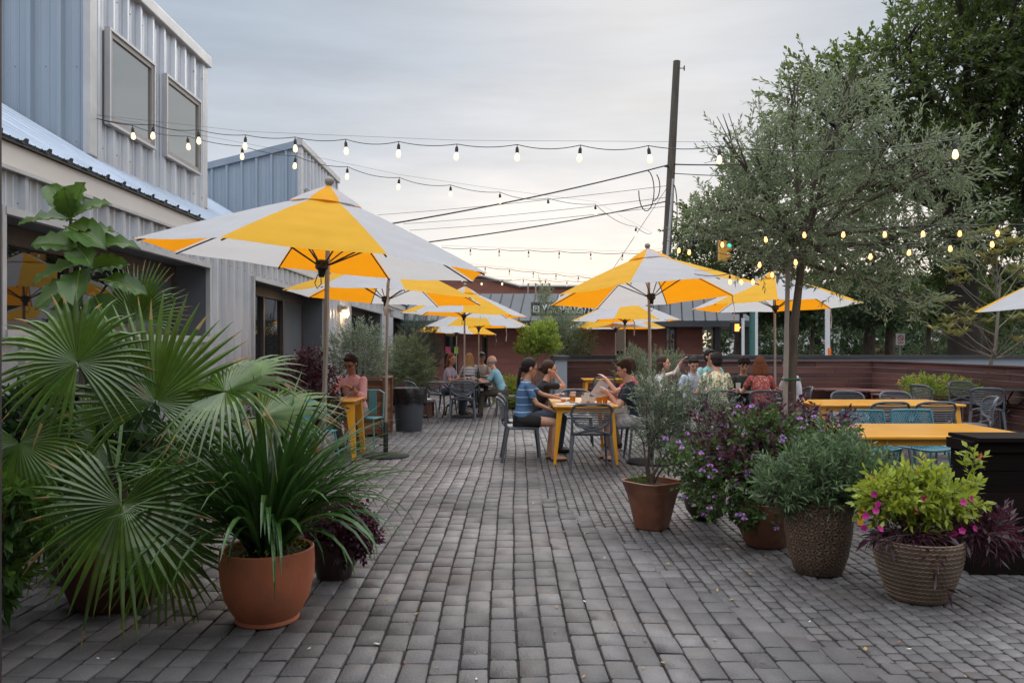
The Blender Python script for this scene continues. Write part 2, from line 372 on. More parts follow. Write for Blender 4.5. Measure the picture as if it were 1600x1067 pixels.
    for i in range(260):
        y = 2.8 + 12 * U(0, 1) ** 1.4; x = U(-.6, .62) * y
        a = U(0, 6.28); d = V((math.cos(a), math.sin(a), U(0, .15))); s = V((-math.sin(a), math.cos(a), U(-.2, .2)))
        L_ = U(.014, .038); mb.leaf(V((x, y, .006)), d, s, L_, L_ * U(.3, .7), -.1, rnd.choice((0, 0, 1, 2)))
    tag(mb.build('fallen_leaves', [pm('leaf_tan', (.40, .26, .08), rough=.8), pm('leaf_russet', (.28, .09, .04), rough=.8), pm('petal_pale', (.6, .58, .5), rough=.8)]), kind='stuff')
paving()

# ---------------- metal building ----------------
def ribs(mb, o, u, n, w, L, a, b, pitch=.305, h=.044, off=0.0, mi=0):
    o, u, n, w = V(o), V(u), V(n), V(w)
    fa = a if callable(a) else (lambda s: a); fb = b if callable(b) else (lambda s: b)
    prof = [(0, 0), (.06, 0), (.066, .006), (.078, .006), (.084, 0), (.15, 0), (.156, .006), (.168, .006), (.174, 0), (.215, 0), (.235, h), (.275, h), (.295, 0)]
    pts = [(0, 0)]; k = -1
    while k * pitch - off < L:
        for s, hh in prof:
            q = k * pitch + s * pitch / .305 - off
            if 0 < q < L: pts.append((q, hh))
        k += 1
    pts.append((L, 0))
    vs = []
    for s, hh in pts:
        vs += [o + u * s + n * hh + w * fa(s), o + u * s + n * hh + w * fb(s)]
    mb.add(vs, [(2 * i, 2 * i + 2, 2 * i + 3, 2 * i + 1) for i in range(len(pts) - 1)], mi)
def screws(mb, o, u, n, L, zs, pitch=.305):
    k = .255
    while k < L:
        for z in zs: mb.ball(V(o) + V(u) * k + V(n) * .036 + V((0, 0, z)), .009, 6)
        k += pitch
def building():
    B = thing('metal_clad_building', 'long low building of ribbed galvanised metal siding with two raised shed-roof blocks', 'building', (0, 0, 0), R(.7))
    XF, XU = -3.6, -4.2; HEAD = 2.48; TOPW = 2.80
    ops = [(5.75, 9.75, 1.62), (11.5, 16.0, .12), (18.8, 23.6, .12), (26.0, 30.4, .12)]
    y0, y1 = 2.6, 35.3
    mb = MB(); prev = y0
    X3, Y3, NX = (1, 0, 0), (0, 1, 0), (1, 0, 0)
    for a, b, s in ops:
        ribs(mb, (XF, prev, 0), (0, 1, 0), NX, (0, 0, 1), a - prev, 0, TOPW)
        ribs(mb, (XF, a, 0), (0, 1, 0), NX, (0, 0, 1), b - a, HEAD, TOPW)
        if s > .5: ribs(mb, (XF, a, 0), (0, 1, 0), NX, (0, 0, 1), b - a, 0, s - .02)
        prev = b
    ribs(mb, (XF, prev, 0), (0, 1, 0), NX, (0, 0, 1), y1 - prev, 0, TOPW)
    ribs(mb, (XF, y1, 0), (-1, 0, 0), (0, 1, 0), (0, 0, 1), 5, 0, 3.4)
    mb.build('wall', M_metal, B, ang=10)
    mb = MB(); screws(mb, (XF, y0, 0), (0, 1, 0), (1, 0, 0), 13, (2.55, 2.78)); mb.build('screw_row', M_winframe, B)
    mb = MB(); mb.bbox(XF - .01, XF + .055, y0, y1, TOPW - .005, 2.966)
    mb.build('fascia', M_fascia, B, bevel=.006)
    mb = MB(); mb.bbox(XF + .045, XF + .075, y0, y1, TOPW - .035, TOPW - .007)
    mb.bbox(XF - .02, XF + .05, y1 - .0, y1 + .06, 0, 3.0)
    mb.build('edge_trim', M_trim, B)
    # lower roof: ribs run down the slope
    sl_ = V((-.6, 0, .36)).normalized(); nn = V((.36, 0, .6)).normalized()
    mb = MB(); ribs(mb, V((XF + .09, y0, 3.0)), (0, 1, 0), nn, sl_, y1 - y0, 0, 5.0, h=.03)
    mb.build('roof', M_roofmetal, B, ang=10)
    mb = MB(); k = y0 + .235
    while k < y1:       # dark closures under each roof rib at the eave
        mb.box((XF + .065, k, 2.995), (.05, .04, .024)); k += .305
    mb.bbox(XF + .03, XF + .085, y0, y1, 2.968, 2.978)
    mb.build('eave_closure', M_rubber, B)
    roofz = lambda x: 3.02 + (XF + .09 - x) * .62
    for i, (a, b, s) in enumerate(ops):
        mb = MB(); D = .42; xb = XF - D
        mb.bbox(xb, XF - .004, b, b + .03, s, HEAD); mb.bbox(xb, XF - .004, a - .03, a, s, HEAD)
        mb.bbox(xb, XF - .004, a, b, HEAD, HEAD + .03)
        bay = mb.build('window_bay', M_reveal, B)
        mb = MB()
        for yy in (a - .035, b - .01): mb.bbox(XF - .01, XF + .045, yy, yy + .045, max(0, s - .06), HEAD + .03)
        mb.bbox(XF - .01, XF + .052, a, b, HEAD - .03, HEAD + .025)
        if s > .5: mb.bbox(xb - .02, XF + .06, a, b, s - .07, s)
        mb.build('trim', M_trim, bay)
        mb = MB(); w = b - a; fr = .07
        for yy in (a, a + w * .40, a + w * .66, b - fr): mb.bbox(xb - .02, xb + .05, yy, yy + fr, s, HEAD)
        mb.bbox(xb - .018, xb + .048, a, b, HEAD - .16, HEAD - .005); mb.bbox(xb - .018, xb + .048, a, b, s + .002, s + .09)
        mb.build('frame', M_bronze, bay)
        mb = MB(); mb.bbox(xb - .012, xb - .004, a, a + w * .70, s, HEAD); mb.build('glass', M_glass, bay)
        mb = MB(); mb.bbox(xb + .01, xb + .02, a + w * .70, b - fr, s + .09, HEAD - .16); mb.build('shutter', M_reveal, bay)
        mb = MB(); mb.bbox(xb - .3, xb - .05, a, b, s, HEAD); mb.build('dark_interior', M_rubber, bay)
    # upper blocks
    for bi, (ya, yb, zt, wins) in enumerate([(8.1, 11.25, 5.46, [(8.43, 9.48), (9.85, 10.93)]), (16.5, 20.2, 5.66, [(16.95, 18.0), (18.6, 19.6)])]):
        zl = lambda s_, zt=zt: zt - s_ * .25
        mb = MB()
        ribs(mb, (XU, ya, 0), (0, 1, 0), NX, (0, 0, 1), yb - ya, roofz(XU) - .05, zt, pitch=.32, off=.1)
        blk = mb.build('upper_block', M_metal, B, ang=10)
        mb = MB(); ribs(mb, (XU, ya, 0), (-1, 0, 0), (0, -1, 0), (0, 0, 1), 4.0, lambda s_: roofz(XU - s_) - .05, lambda s_: zt - .02 - s_ * .25)
        mb.build('end_wall', M_metalblue, blk, ang=10); mb = MB()
        ribs(mb, (XU - 4, yb, 0), (1, 0, 0), (0, 1, 0), (0, 0, 1), 4.0, 3.2, lambda s_: zt - .02 - (4 - s_) * .25)
        mb.build('end_wall', M_metalblue, blk, ang=10)
        mb = MB(); zs = (zt - .35, zt - 1.15, zt - 1.9); screws(mb, (XU - 4, ya - .0, 0), (1, 0, 0), (0, -1, 0), 4, zs); screws(mb, (XU, ya, 0), (0, 1, 0), (1, 0, 0), yb - ya, (zt - .25, zt - 1.9)); mb.build('screw_row', M_winframe, blk)
        mb = MB()
        mb.bbox(XU - .02, XU + .05, ya - .042, ya + .12, roofz(XU) - .02, zt - .02); mb.bbox(XU - .02, XU + .046, yb - .1, yb + .04, roofz(XU) - .02, zt - .02)
        mb.bbox(XU - .06, XU + .085, ya - .08, yb + .09, zt - .03, zt + .12)
        mb.build('corner_trim', M_trim, blk, bevel=.012)
        mb = MB(); t0 = V((XU + .07, ya - .06, zt + .10)); t1 = V((XU - 4, ya - .06, zt + .10 - 4.07 * .25)); 
        mb.quad(t0 + V((0, 0, -.14)), t0, t1, t1 + V((0, 0, -.14))); t2 = t1 + V((0, yb - ya + .13, 0)); t3 = t0 + V((0, yb - ya + .13, 0))
        mb.quad(t0, t3, t2, t1); mb.build('roof', M_roofmetal, blk)
        for wa, wb in wins:
            z0, z1 = 3.86, 4.82; f = .055; mb = MB()
            mb.bbox(XU - .02, XU + .075, wa, wa + f, z0, z1); mb.bbox(XU - .02, XU + .075, wb - f, wb, z0, z1)
            mb.bbox(XU - .02, XU + .073, wa + f, wb - f, z0, z0 + f); mb.bbox(XU - .02, XU + .073, wa + f, wb - f, z1 - f, z1)
            w_ = mb.build('window', M_winframe, blk)
            mb = MB(); mb.bbox(XU - .02, XU + .052, wa + f, wb - f, z0 + f, z1 - f); mb.build('pane', M_glass2, w_)
            mb = MB(); mb.bbox(XU + .03, XU + .09, wa - .03, wb + .03, z1, z1 + .03); mb.bbox(XU + .03, XU + .09, wa - .03, wb + .03, z0 - .03, z0)
            mb.bbox(XU + .03, XU + .088, wa - .03, wa, z0, z1); mb.bbox(XU + .03, XU + .088, wb, wb + .03, z0, z1)
            mb.build('window_trim', M_trim, w_)
building()

def wall_lamp(y, z, lit, label):
    x = -3.56 - y * .0122
    t = thing('wall_lamp', label, 'wall lamp', (x, y, z), 0, 'jelly jar lamps on the metal wall')
    mb = MB(); mb.box((.03, 0, .1), (.06, .12, .16)); mb.tube([(.05, 0, .12), (.14, 0, .14)], .025, 10); mb.lathe([(.0, .16), (.075, .15), (.08, .08), (.05, .07)], 16, (.15, 0, 0))
    mb.build('bracket', M_winframe, t, True)
    gl = pm('lit_jar_glass', (.9, .6, .3), rough=.3, emis=(1.0, .60, .22), es=7.0) if lit else pm('jar_glass', (.55, .56, .56), rough=.15)
    mb = MB(); mb.lathe([(.05, .075), (.062, .05), (.062, -.05), (.045, -.09), (0, -.10)], 16, (.15, 0, 0)); mb.build('glass_jar', gl, t, True)
    mb = MB()
    for k in range(6):
        q = k * math.pi / 3; c, s = math.cos(q) * .068, math.sin(q) * .068
        mb.tube([(.15 + c, s, .08), (.15 + c, s, -.05), (.15 + c * .5, s * .5, -.11)], .004, 5)
    mb.tube([(.15 + .068 * math.cos(q), .068 * math.sin(q), 0) for q in [i * math.pi / 6 for i in range(12)]], .004, 5, closed=True)
    mb.build('cage', M_trim, t)
    if lit:
        l = bpy.data.lights.new('lamp_light', 'POINT'); l.energy = 9; l.color = (1, .62, .28); l.shadow_soft_size = .06
        o = link(bpy.data.objects.new('lamp_light', l)); o.parent = t; o.location = (.30, -.02, -.02)
wall_lamp(17.35, 2.22, True, 'lit amber jar lamp between the second and third window bays')
wall_lamp(24.6, 2.5, False, 'unlit jar lamp on the metal wall past the third window bay')

# door post at the very left of the frame
mb = MB(); mb.bbox(-2.08, -1.983, 2.98, 3.10, 0, 4.2)
tag(mb.build('door_post', M_postleft, bevel=.006), 'dark rust-stained post cut off by the left edge of the photo', 'post')

# ---------------- brick shop across the way ----------------
M_brick = brick_mat('red_brick', (.26, .095, .072), (.20, .072, .056), (.14, .11, .10), .4, .13)
M_brick2 = brick_mat('far_brick', (.26, .10, .07), (.21, .085, .06), (.22, .15, .12), .5, .16)
def shop():
    y = 29.5; s = y / F
    def X(px, d=y): return (px - 800) / F * d
    t = thing('brick_shop', 'brick shop with dark seamed metal roof and white lettered sign', 'building', (X(880), y, 0))
    ox = X(880); r = lambda px: X(px) - ox
    segs = [(560, 697), (718, 752), (763, 862), (924, 985), (1000, 1040), (1057, 1097)]
    mb = MB()
    edges = [(500, 694), (716, 753), (762, 872), (922, 962), (980, 1040), (1057, 1098)]
    for a, b in edges: mb.bbox(r(a), r(b), 0, .3, -.1, 2.5)
    mb.bbox(r(500), r(1098), .31, 6, -.1, 2.45)
    mb.build('wall', M_brick, t)
    for a, b in [(694, 716), (753, 762), (872, 922), (962, 980), (1040, 1057)]:
        mb = MB(); mb.bbox(r(a), r(b), .10, .2, -.1, 2.5); w = mb.build('window', M_glass, t)
        mb = MB(); mb.bbox(r(a), r(a) + .05, .05, .25, 0, 2.5); mb.bbox(r(b) - .05, r(b), .05, .25, 0, 2.5); mb.bbox(r(a), r(b), .06, .24, 2.3, 2.36)
        mb.build('frame', M_black, w)
    for px, py, c in [(697 + 3, 547, (.7, .12, .2)), (714, 547, (.45, .85, .1))]:
        z = H - (py - HZ) / F * y; mb = MB(); mb.bbox(r(px) - .1, r(px) + .1, .02, .04, z - .13, z + .13)
        mb.build('sticker', pm('sticker_%d' % px, c, rough=.7), t)
    # mansard of seamed metal
    mb = MB(); zb, zt = 2.42, 3.48; xa, xb = r(500), r(1168)
    mb.quad((xa, -.9, zb), (xb, -.9, zb), (xb - 1.0, .5, zt), (xa, .5, zt)); mb.quad((xb, -.9, zb), (xb, 6, zb), (xb - 1.0, 5, zt), (xb - 1.0, .5, zt))
    mb.quad((xa, -.9, zb - .22), (xb, -.9, zb - .22), (xb, -.9, zb), (xa, -.9, zb)); mb.quad((xb, -.9, zb - .22), (xb, 6, zb - .22), (xb, 6, zb), (xb, -.9, zb))
    mb.quad((xa, -.89, zb - .22), (xa, 6, zb - .22), (xb, 6, zb - .22), (xb, -.89, zb - .22))
    mb.quad((xa, .5, zt), (xb - 1, .5, zt), (xb - 1, 5, zt), (xa, 5, zt))
    rf = mb.build('roof', pm('dark_standing_seam', (.050, .055, .065), (.065, .07, .08), 1, rough=.35, metal=.4), t)
    mb = MB(); k = xa + .2
    while k < xb - 1: 
        lean = 0 if k < xb - 6 else 0
        mb.tube([(k, -.93, zb), (k + .25, .47, zt)], .022, 4); k += .42
    mb.build('seam', M_black, rf)
    mb = MB()
    for px in (1115, 1160): mb.bbox(r(px) - .09, r(px) + .09, -.5, -.3, 0, zb - .2)
    mb.build('porch_column', M_black, t)
    mb = MB()
    for k in (0, .55): mb.tube([(r(827) + k, 2, zt), (r(827) + k, 2, zt + .5), (r(827) + k + .3, 2, zt + .5), (r(827) + k + .3, 2, zt)], .035, 6)
    mb.build('roof_vent', M_winframe, t)
    # sign
    sx0, sx1 = r(829), r(1010); zc = H + (HZ - 483) / F * 28.4
    sg = thing('shop_sign', 'dark sign board with white square mark and white capitals on the shop roof', 'sign', (ox, y - 1.12, zc))
    mb = MB(); mb.bbox(sx0, sx1, 0, .12, -.235, .235); mb.build('board', pm('sign_board', (.035, .038, .042), rough=.5), sg)
    mb = MB(); e = .03
    mb.bbox(sx0, sx1, -.02, .0, .235, .26); mb.bbox(sx0, sx1, -.02, 0, -.26, -.235); mb.bbox(sx0 - e, sx0, -.02, 0, -.26, .26); mb.bbox(sx1, sx1 + e, -.02, 0, -.26, .26)
    mb.build('edge', M_winframe, sg)
    mw = pm('sign_white', (.75, .77, .78), rough=.5); mb = MB(); a = sx0 + .06
    mb.bbox(a, a + .23, -.03, -.005, -.13, .11); mb.build('logo_square', mw, sg)
    mb = MB(); k = .46
    for x0_, x1_, z0_, z1_ in [(.10, .15, -.12, .20), (.35, .40, -.12, .20), (.15, .35, .14, .19), (.21, .31, -.16, .04), (.06, .14, -.23, -.17), (.36, .44, -.23, -.17)]: mb.bbox(a + x0_ * k, a + x1_ * k, -.045, -.035, z0_ * k - .01, z1_ * k - .01)
    mb.build('logo_mark', M_black, sg)
    def text(body, size, x, z, bold=.0):
        cu = bpy.data.curves.new('lettering', 'FONT'); cu.body = body; cu.size = size; cu.extrude = .012; cu.offset = bold; cu.space_character = 1.15
        tmp = link(bpy.data.objects.new('tmp', cu)); me = bpy.data.meshes.new_from_object(tmp.evaluated_get(bpy.context.evaluated_depsgraph_get())); bpy.data.objects.remove(tmp); me.materials.clear(); me.materials.append(mw); o = link(bpy.data.objects.new('lettering', me)); o.parent = sg; o.location = (x, -.02, z); o.rotation_euler = (R(90), 0, 0); return o
    text('WORKSTATIONS', .27, a + .33, -.02, .012); text('OFFICE  PRODUCT & SUPPLY', .145, a + .50, -.16, .004)
shop()
def far_brick():
    y = 46; X = lambda px: (px - 800) / F * y; Z = lambda py: H + (HZ - py) / F * y
    t = thing('brick_warehouse', 'rust-red brick warehouse gable rising behind the dark roofed shop', 'building', (X(760), y, 0))
    ox = X(760); mb = MB()
    poly = [(X(600) - ox, 0), (X(1000) - ox, 0), (X(1000) - ox, Z(452)), (X(900) - ox, Z(449)), (X(812) - ox, Z(449)), (X(752) - ox, Z(433)), (X(600) - ox, Z(433))]
    vs = [(x, 0, z) for x, z in poly] + [(x, 8, z) for x, z in poly]; n = len(poly)
    mb.add(vs, [tuple(range(n)), tuple(range(n, 2 * n))[::-1]] + [(i, (i + 1) % n, n + (i + 1) % n, n + i)[::-1] for i in range(n)])
    mb.build('wall', M_brick2, t)
    mb = MB(); pts = [V((x, -.1, z + .05)) for x, z in poly[2:]]
    for p, q in zip(pts, pts[1:]): mb.tube([p, q], .09, 4)
    mb.build('coping', M_winframe, t)
far_brick()
def simple_building(name, label, x0, x1, y, h, mat, cat='building', wins=0, roofm=None, dep=8):
    t = thing(name, label, cat, ((x0 + x1) / 2, y, 0)); w = x1 - x0
    mb = MB(); mb.bbox(-w / 2, w / 2, 0, dep, 0, h); mb.build('wall', mat, t)
    mb = MB(); mb.bbox(-w / 2 - .2, w / 2 + .2, -.25, dep + .2, h, h + .25); mb.build('roof', roofm or M_winframe, t)
    for i in range(wins):
        x = -w / 2 + (i + .5) * w / wins; mb = MB(); mb.bbox(x - w / wins * .3, x + w / wins * .3, -.03, .02, h * .3, h * .75); wn = mb.build('window', M_glass, t)
        mb = MB(); mb.bbox(x - .04, x + .04, -.06, -.031, h * .3, h * .75); mb.build('frame', M_white, wn)
bx = lambda px, d: (px - 800) / F * d
simple_building('white_house', 'white building glimpsed beyond the trees at centre right', bx(1262, 55), bx(1352, 55), 55, 2.7, M_white, wins=4)
simple_building('pale_garage', 'pale building glimpsed beside the porch columns', bx(1165, 62), bx(1235, 62), 62, 2.2, M_white, wins=3)
simple_building('brick_house', 'low red brick building glimpsed below the trees near the sign post', bx(1392, 60), bx(1500, 60), 60, 1.9, M_brick2, wins=3, roofm=M_white)
simple_building('brick_store', 'low red brick building glimpsed behind the small tree at right', bx(1520, 58), bx(1680, 58), 58, 2.6, M_brick2, wins=3)

# ---------------- patio wall and bench ----------------
def bench():
    xw0, xw1, yw = 1.02, 15.5, 20.4
    t = thing('patio_wall', 'blue-grey rendered patio wall with dark flat cap', 'wall', (xw0, yw, 0))
    mb = MB(); mb.bbox(0, xw1 - xw0, 0, .25, 0, 1.20); mb.bbox(0, .28, -1.6, -.001, 0, 1.20); mb.build('render', M_wallgrey, t)
    mb = MB(); mb.bbox(-.05, xw1 - xw0 + .05, -.06, .31, 1.20, 1.27); mb.bbox(-.05, .33, -1.65, -.061, 1.20, 1.268); mb.build('cap', M_cap, t)
    b = thing('slatted_bench', 'long dark red-brown plank bench with high back wrapping round the patio', 'bench', (1.35, 20.0, 0))
    def seg(p, q, name_back='backrest'):
        p, q = V((p[0], p[1], 0)), V((q[0], q[1], 0)); u = (q - p); L = u.length; u.normalize(); n = V((u.y, -u.x, 0))
        mb = MB(); mat = Matrix([[u.x, -n.x, 0, 0], [u.y, -n.y, 0, 0], [0, 0, 1, 0], [0, 0, 0, 1]])
        z = .30; k = 0
        while z < 1.06:
            s = 0
            while s < L - .02:
                l = min(U(1.3, 2.6), L - s)
                mb.box(p + u * (s + l / 2) + V((0, 0, z + .068)) + n * (U(-.004, .004)), (l - .006, .035, .130), M=mat); s += l
            z += .136
        bk = mb.build('backrest', M_wood, b)
        mb = MB(); mb.box(p + u * (L / 2) + V((0, 0, 1.125)) + n * .01, (L, .09, .03), M=mat); mb.build('top_rail', M_wood, bk)
        mb = MB()
        for k in range(4):
            s = 0
            while s < L - .02:
                l = min(U(1.3, 2.6), L - s); mb.box(p + u * (s + l / 2) + n * (.09 + .125 * k) + V((0, 0, .45)), (l - .006, .118, .03), M=mat); s += l
        for k in range(3): mb.box(p + u * (L / 2) + n * (.50) + V((0, 0, .10 + .125 * k)), (L - .02, .03, .118), M=mat)
        mb.build('seat', M_wood, b)
    o = V((1.35, 20.0, 0))
    seg((.02, 0), (7.7, 0)); seg((7.7, 0), (8.0, -1.2)); seg((8.0, -1.2), (7.9, -9.0))
    # triangular corner seat of boards
    mb = MB()
    for k in range(9):
        x = 6.0 + k * .2; l = .4 + k * .16; mb.box((x, -.55 - l / 2, .455), (.19, l, .03), rz=.0)
    mb.build('corner_seat', M_wood, b)
bench()
def wood_screen():
    t = thing('plank_screen', 'near-black plank planter wall with flat cap at the right edge', 'screen', (3.02, 5.25, 0))
    mb = MB(); z = 0
    while z < .80:
        mb.bbox(0, 2.2, 0, .03, z, z + .132); mb.bbox(.02, .05, .031, .27, z, z + .132); z += .136
    mb.bbox(.06, 2.2, .24, .27, 0, .8)
    mb.build('panel', M_wooddark, t)
    mb = MB(); mb.bbox(.03, 2.3, -.05, .32, .875, .90); mb.bbox(.0, 2.2, -.02, .29, .805, .873)
    mb.build('cap', M_wooddark, t)
wood_screen()
for i, (px, d, h, lab, mat) in enumerate([
        (1161, 24.0, 2.3, 'thin white pole standing left of the teal post beyond the wall', M_white),
        (1182, 24.4, 3.6, 'thin white pole right beside the teal post beyond the wall', M_white),
        (1175.5, 26.0, 3.5, 'dull teal round post between the two thin white poles', pm('teal_post', (.05, .16, .15), rough=.5)),
        (1293, 24, 2.7, 'white post with orange foot beyond the wall, right of the olive trunk', M_white)]):
    t = thing('post', lab, 'post', (bx(px, d), d, 0)); r = .045 if i < 2 else (.10 if i == 2 else .075)
    mb = MB(); mb.tube([(0, 0, 0), (0, 0, h)], r, 10); mb.build('shaft', mat, t, True)
    mb = MB(); mb.tube([(0, 0, h), (0, 0, h + .04)], r * 1.15, 10)
    mb.build('cap', mat, t, True)
    if i == 3: mb = MB(); mb.tube([(.03, -.05, 1.2), (.03, -.05, 1.45)], r * .8, 8); mb.build('orange_band', pm('orange_band', (.8, .18, .03)), t)

# ---------------- utility pole, wires, signals ----------------
def utility():
    d = 30.; top = P(1057.5, 96, d); bot = P(1034, 541, d); dirv = (bot - top).normalized(); bot = top + dirv * (top.z / -dirv.z)
    t = thing('utility_pole', 'leaning wooden utility pole rising behind the front right parasol', 'utility pole', tuple(bot))
    mb = MB(); mb.tube([V((0, 0, 0)), top - bot], [.19, .135], 14); mb.build('shaft', pm('creosoted_pole', (.10, .085, .07), (.06, .05, .042), 3, rough=.85, stretch=(4, 4, .4), bump=.4), t, True)
    mb = MB(); a = P(1052, 280, d - .2) - bot; b = P(1043, 400, d - .2) - bot; mb.tube([a, b], .055, 8); mb.build('conduit', M_trim, t, True)
    mb = MB(); a = P(1060, 107, d) - bot; mb.tube([a, a + V((.22, 0, 0))], .02, 6); mb.tube([a + V((.22, 0, -.09)), a + V((.22, 0, .09))], .025, 6)
    a = P(1049, 262, d) - bot
    mb.tube([a, a + V((-.3, -.2, 0))], .03, 6)
    mb.build('bracket', M_black, t)
    mb = MB()
    for cx_, cy_, rx, ry, a0, a1 in [(1010, 298, 12, 32, -80, 200), (1052, 330, 6, 42, -90, 60), (1021, 292, 10, 22, -60, 120)]:
        mb.tube([P(cx_ + rx * math.cos(R(a)), cy_ + ry * math.sin(R(a)), d - .3) - bot for a in range(a0, a1, 20)], .02, 5)
    mb.build('cable_loop', M_rubber, t)
    def wire(name, label, pts, r=.02, sag=.0):
        mb = MB(); q = []
        for (a, b) in zip(pts, pts[1:]):
            for i in range(12): s = i / 12; p = a.lerp(b, s); p.z -= sag * 4 * s * (1 - s); q.append(p)
        q.append(pts[-1]); mb.tube(q, r, 5); tag(mb.build(name, M_rubber), label, 'cable', 'cables to the utility pole')
    A = P(1048, 258, d)
    wire('utility_cable', 'thickest overhead cable falling left from the pole above the parasols', [P(1048, 257, d), P(560, 358, 26)], .028, .15)
    wire('utility_cable', 'second thick overhead cable, lower of the two falling left from the pole', [P(1045, 314, d), P(640, 382, 26)], .024, .12)
    wire('utility_cable', 'level cable leaving the pole to the right into the trees', [P(1049, 257, d), P(1330, 246, 24)], .028, .1)
    wire('utility_cable', 'slim lower cable leaving the pole to the right', [P(1049, 271, d), P(1260, 276, 26)], .018, .05)
    for k, (a, b) in enumerate([((590, 336), (1046, 290)), ((630, 350), (1046, 308)), ((640, 360), (1046, 322))]):
        wire('thin_wire', ['topmost faint wire crossing the pale sky', 'middle faint wire crossing the pale sky', 'lowest faint wire crossing the pale sky'][k], [P(*b, 34), P(*a, 45)], .012, .1)
    wire('guy_wire', 'steep thin guy wire running down left from the pole', [P(1046, 288, d), P(930, 462, 30)], .010, 0)
utility()
def signal():
    d = 27; c = P(1129, 391, d)
    t = thing('traffic_signal', 'yellow hanging traffic signal seen side-on among the leaves', 'traffic light', tuple(c))
    my = pm('signal_yellow', (.62, .30, .03), rough=.5); mb = MB(); mb.box((0, 0, 0), (.26, .30, .80)); mb.build('housing', my, t, bevel=.03)
    for k in range(3):
        z = .26 - k * .26; mb = MB(); mb.lathe([(.10, 0), (.10, .16)], 14, (0, 0, 0)); 
        Mx = Matrix.Rotation(R(70), 4, 'Y') @ Matrix.Identity(4)
        mb.v = [tuple(Mx @ V(v) + V((.12, -.05, z))) for v in mb.v]; mb.build('visor', my if k else M_black, t, True)
    mb = MB(); mb.ball((.2, -.12, .14), .07); mb.build('lens', pm('signal_green', (.05, .5, .4), emis=(.05, .8, .6), es=1.2), t)
    mb = MB(); mb.tube([(0, 0, .4), (0, 0, .9)], .03, 6); mb.tube([(-.2, 0, .9), (6, 0, 1.0)], .012, 4); mb.build('hanger', M_black, t)
    d = 26; c = P(1150, 512, d)
    t = thing('crossing_signal', 'pedestrian signal showing a lit orange hand', 'traffic light', tuple(c))
    mb = MB(); mb.box((0, 0, 0), (.36, .2, .38)); mb.build('housing', M_black, t, bevel=.02)
    mb = MB(); e = -.105; s = .9
    mb.box((-.0, e, -.05), (.13, .01, .13)); 
    for k in range(4): mb.box((-.05 + k * .035, e, .06), (.024, .01, .11))
    mb.box((.085, e, -.01), (.024, .01, .09), M=Matrix.Rotation(R(30), 4, 'Y'))
    mb.build('hand_symbol', pm('hand_glow', (.9, .3, .05), emis=(1, .28, .04), es=5), t)
    mb = MB(); mb.tube([(.2, .1, -1.9), (.2, .1, 1.0)], .06, 8); mb.box((.12, .05, .55), (.4, .3, .2)); mb.build('post', M_black, t)
    c = P(1407, 530, 30)
    t = thing('road_sign', 'small white no-parking sign on a thin post beyond the wall', 'sign', (c.x, 30, 0))
    mb = MB(); mb.tube([(0, .03, 0), (0, .03, c.z + .2)], .035, 6); mb.build('post', M_winframe, t)
    mb = MB(); mb.box((0, 0, c.z), (.34, .02, .44)); mb.build('plate', M_white, t)
    mb = MB(); mb.tube([(.10 * math.cos(a * math.pi / 8), -.016, c.z + .05 + .10 * math.sin(a * math.pi / 8)) for a in range(16)], .015, 4, closed=True); mb.tube([(-.07, -.018, c.z + .12), (.07, -.018, c.z - .02)], .014, 4)
    mb.box((0, -.014, c.z - .13), (.22, .006, .04)); mb.build('symbol', pm('sign_red', (.5, .03, .03)), t)
signal()

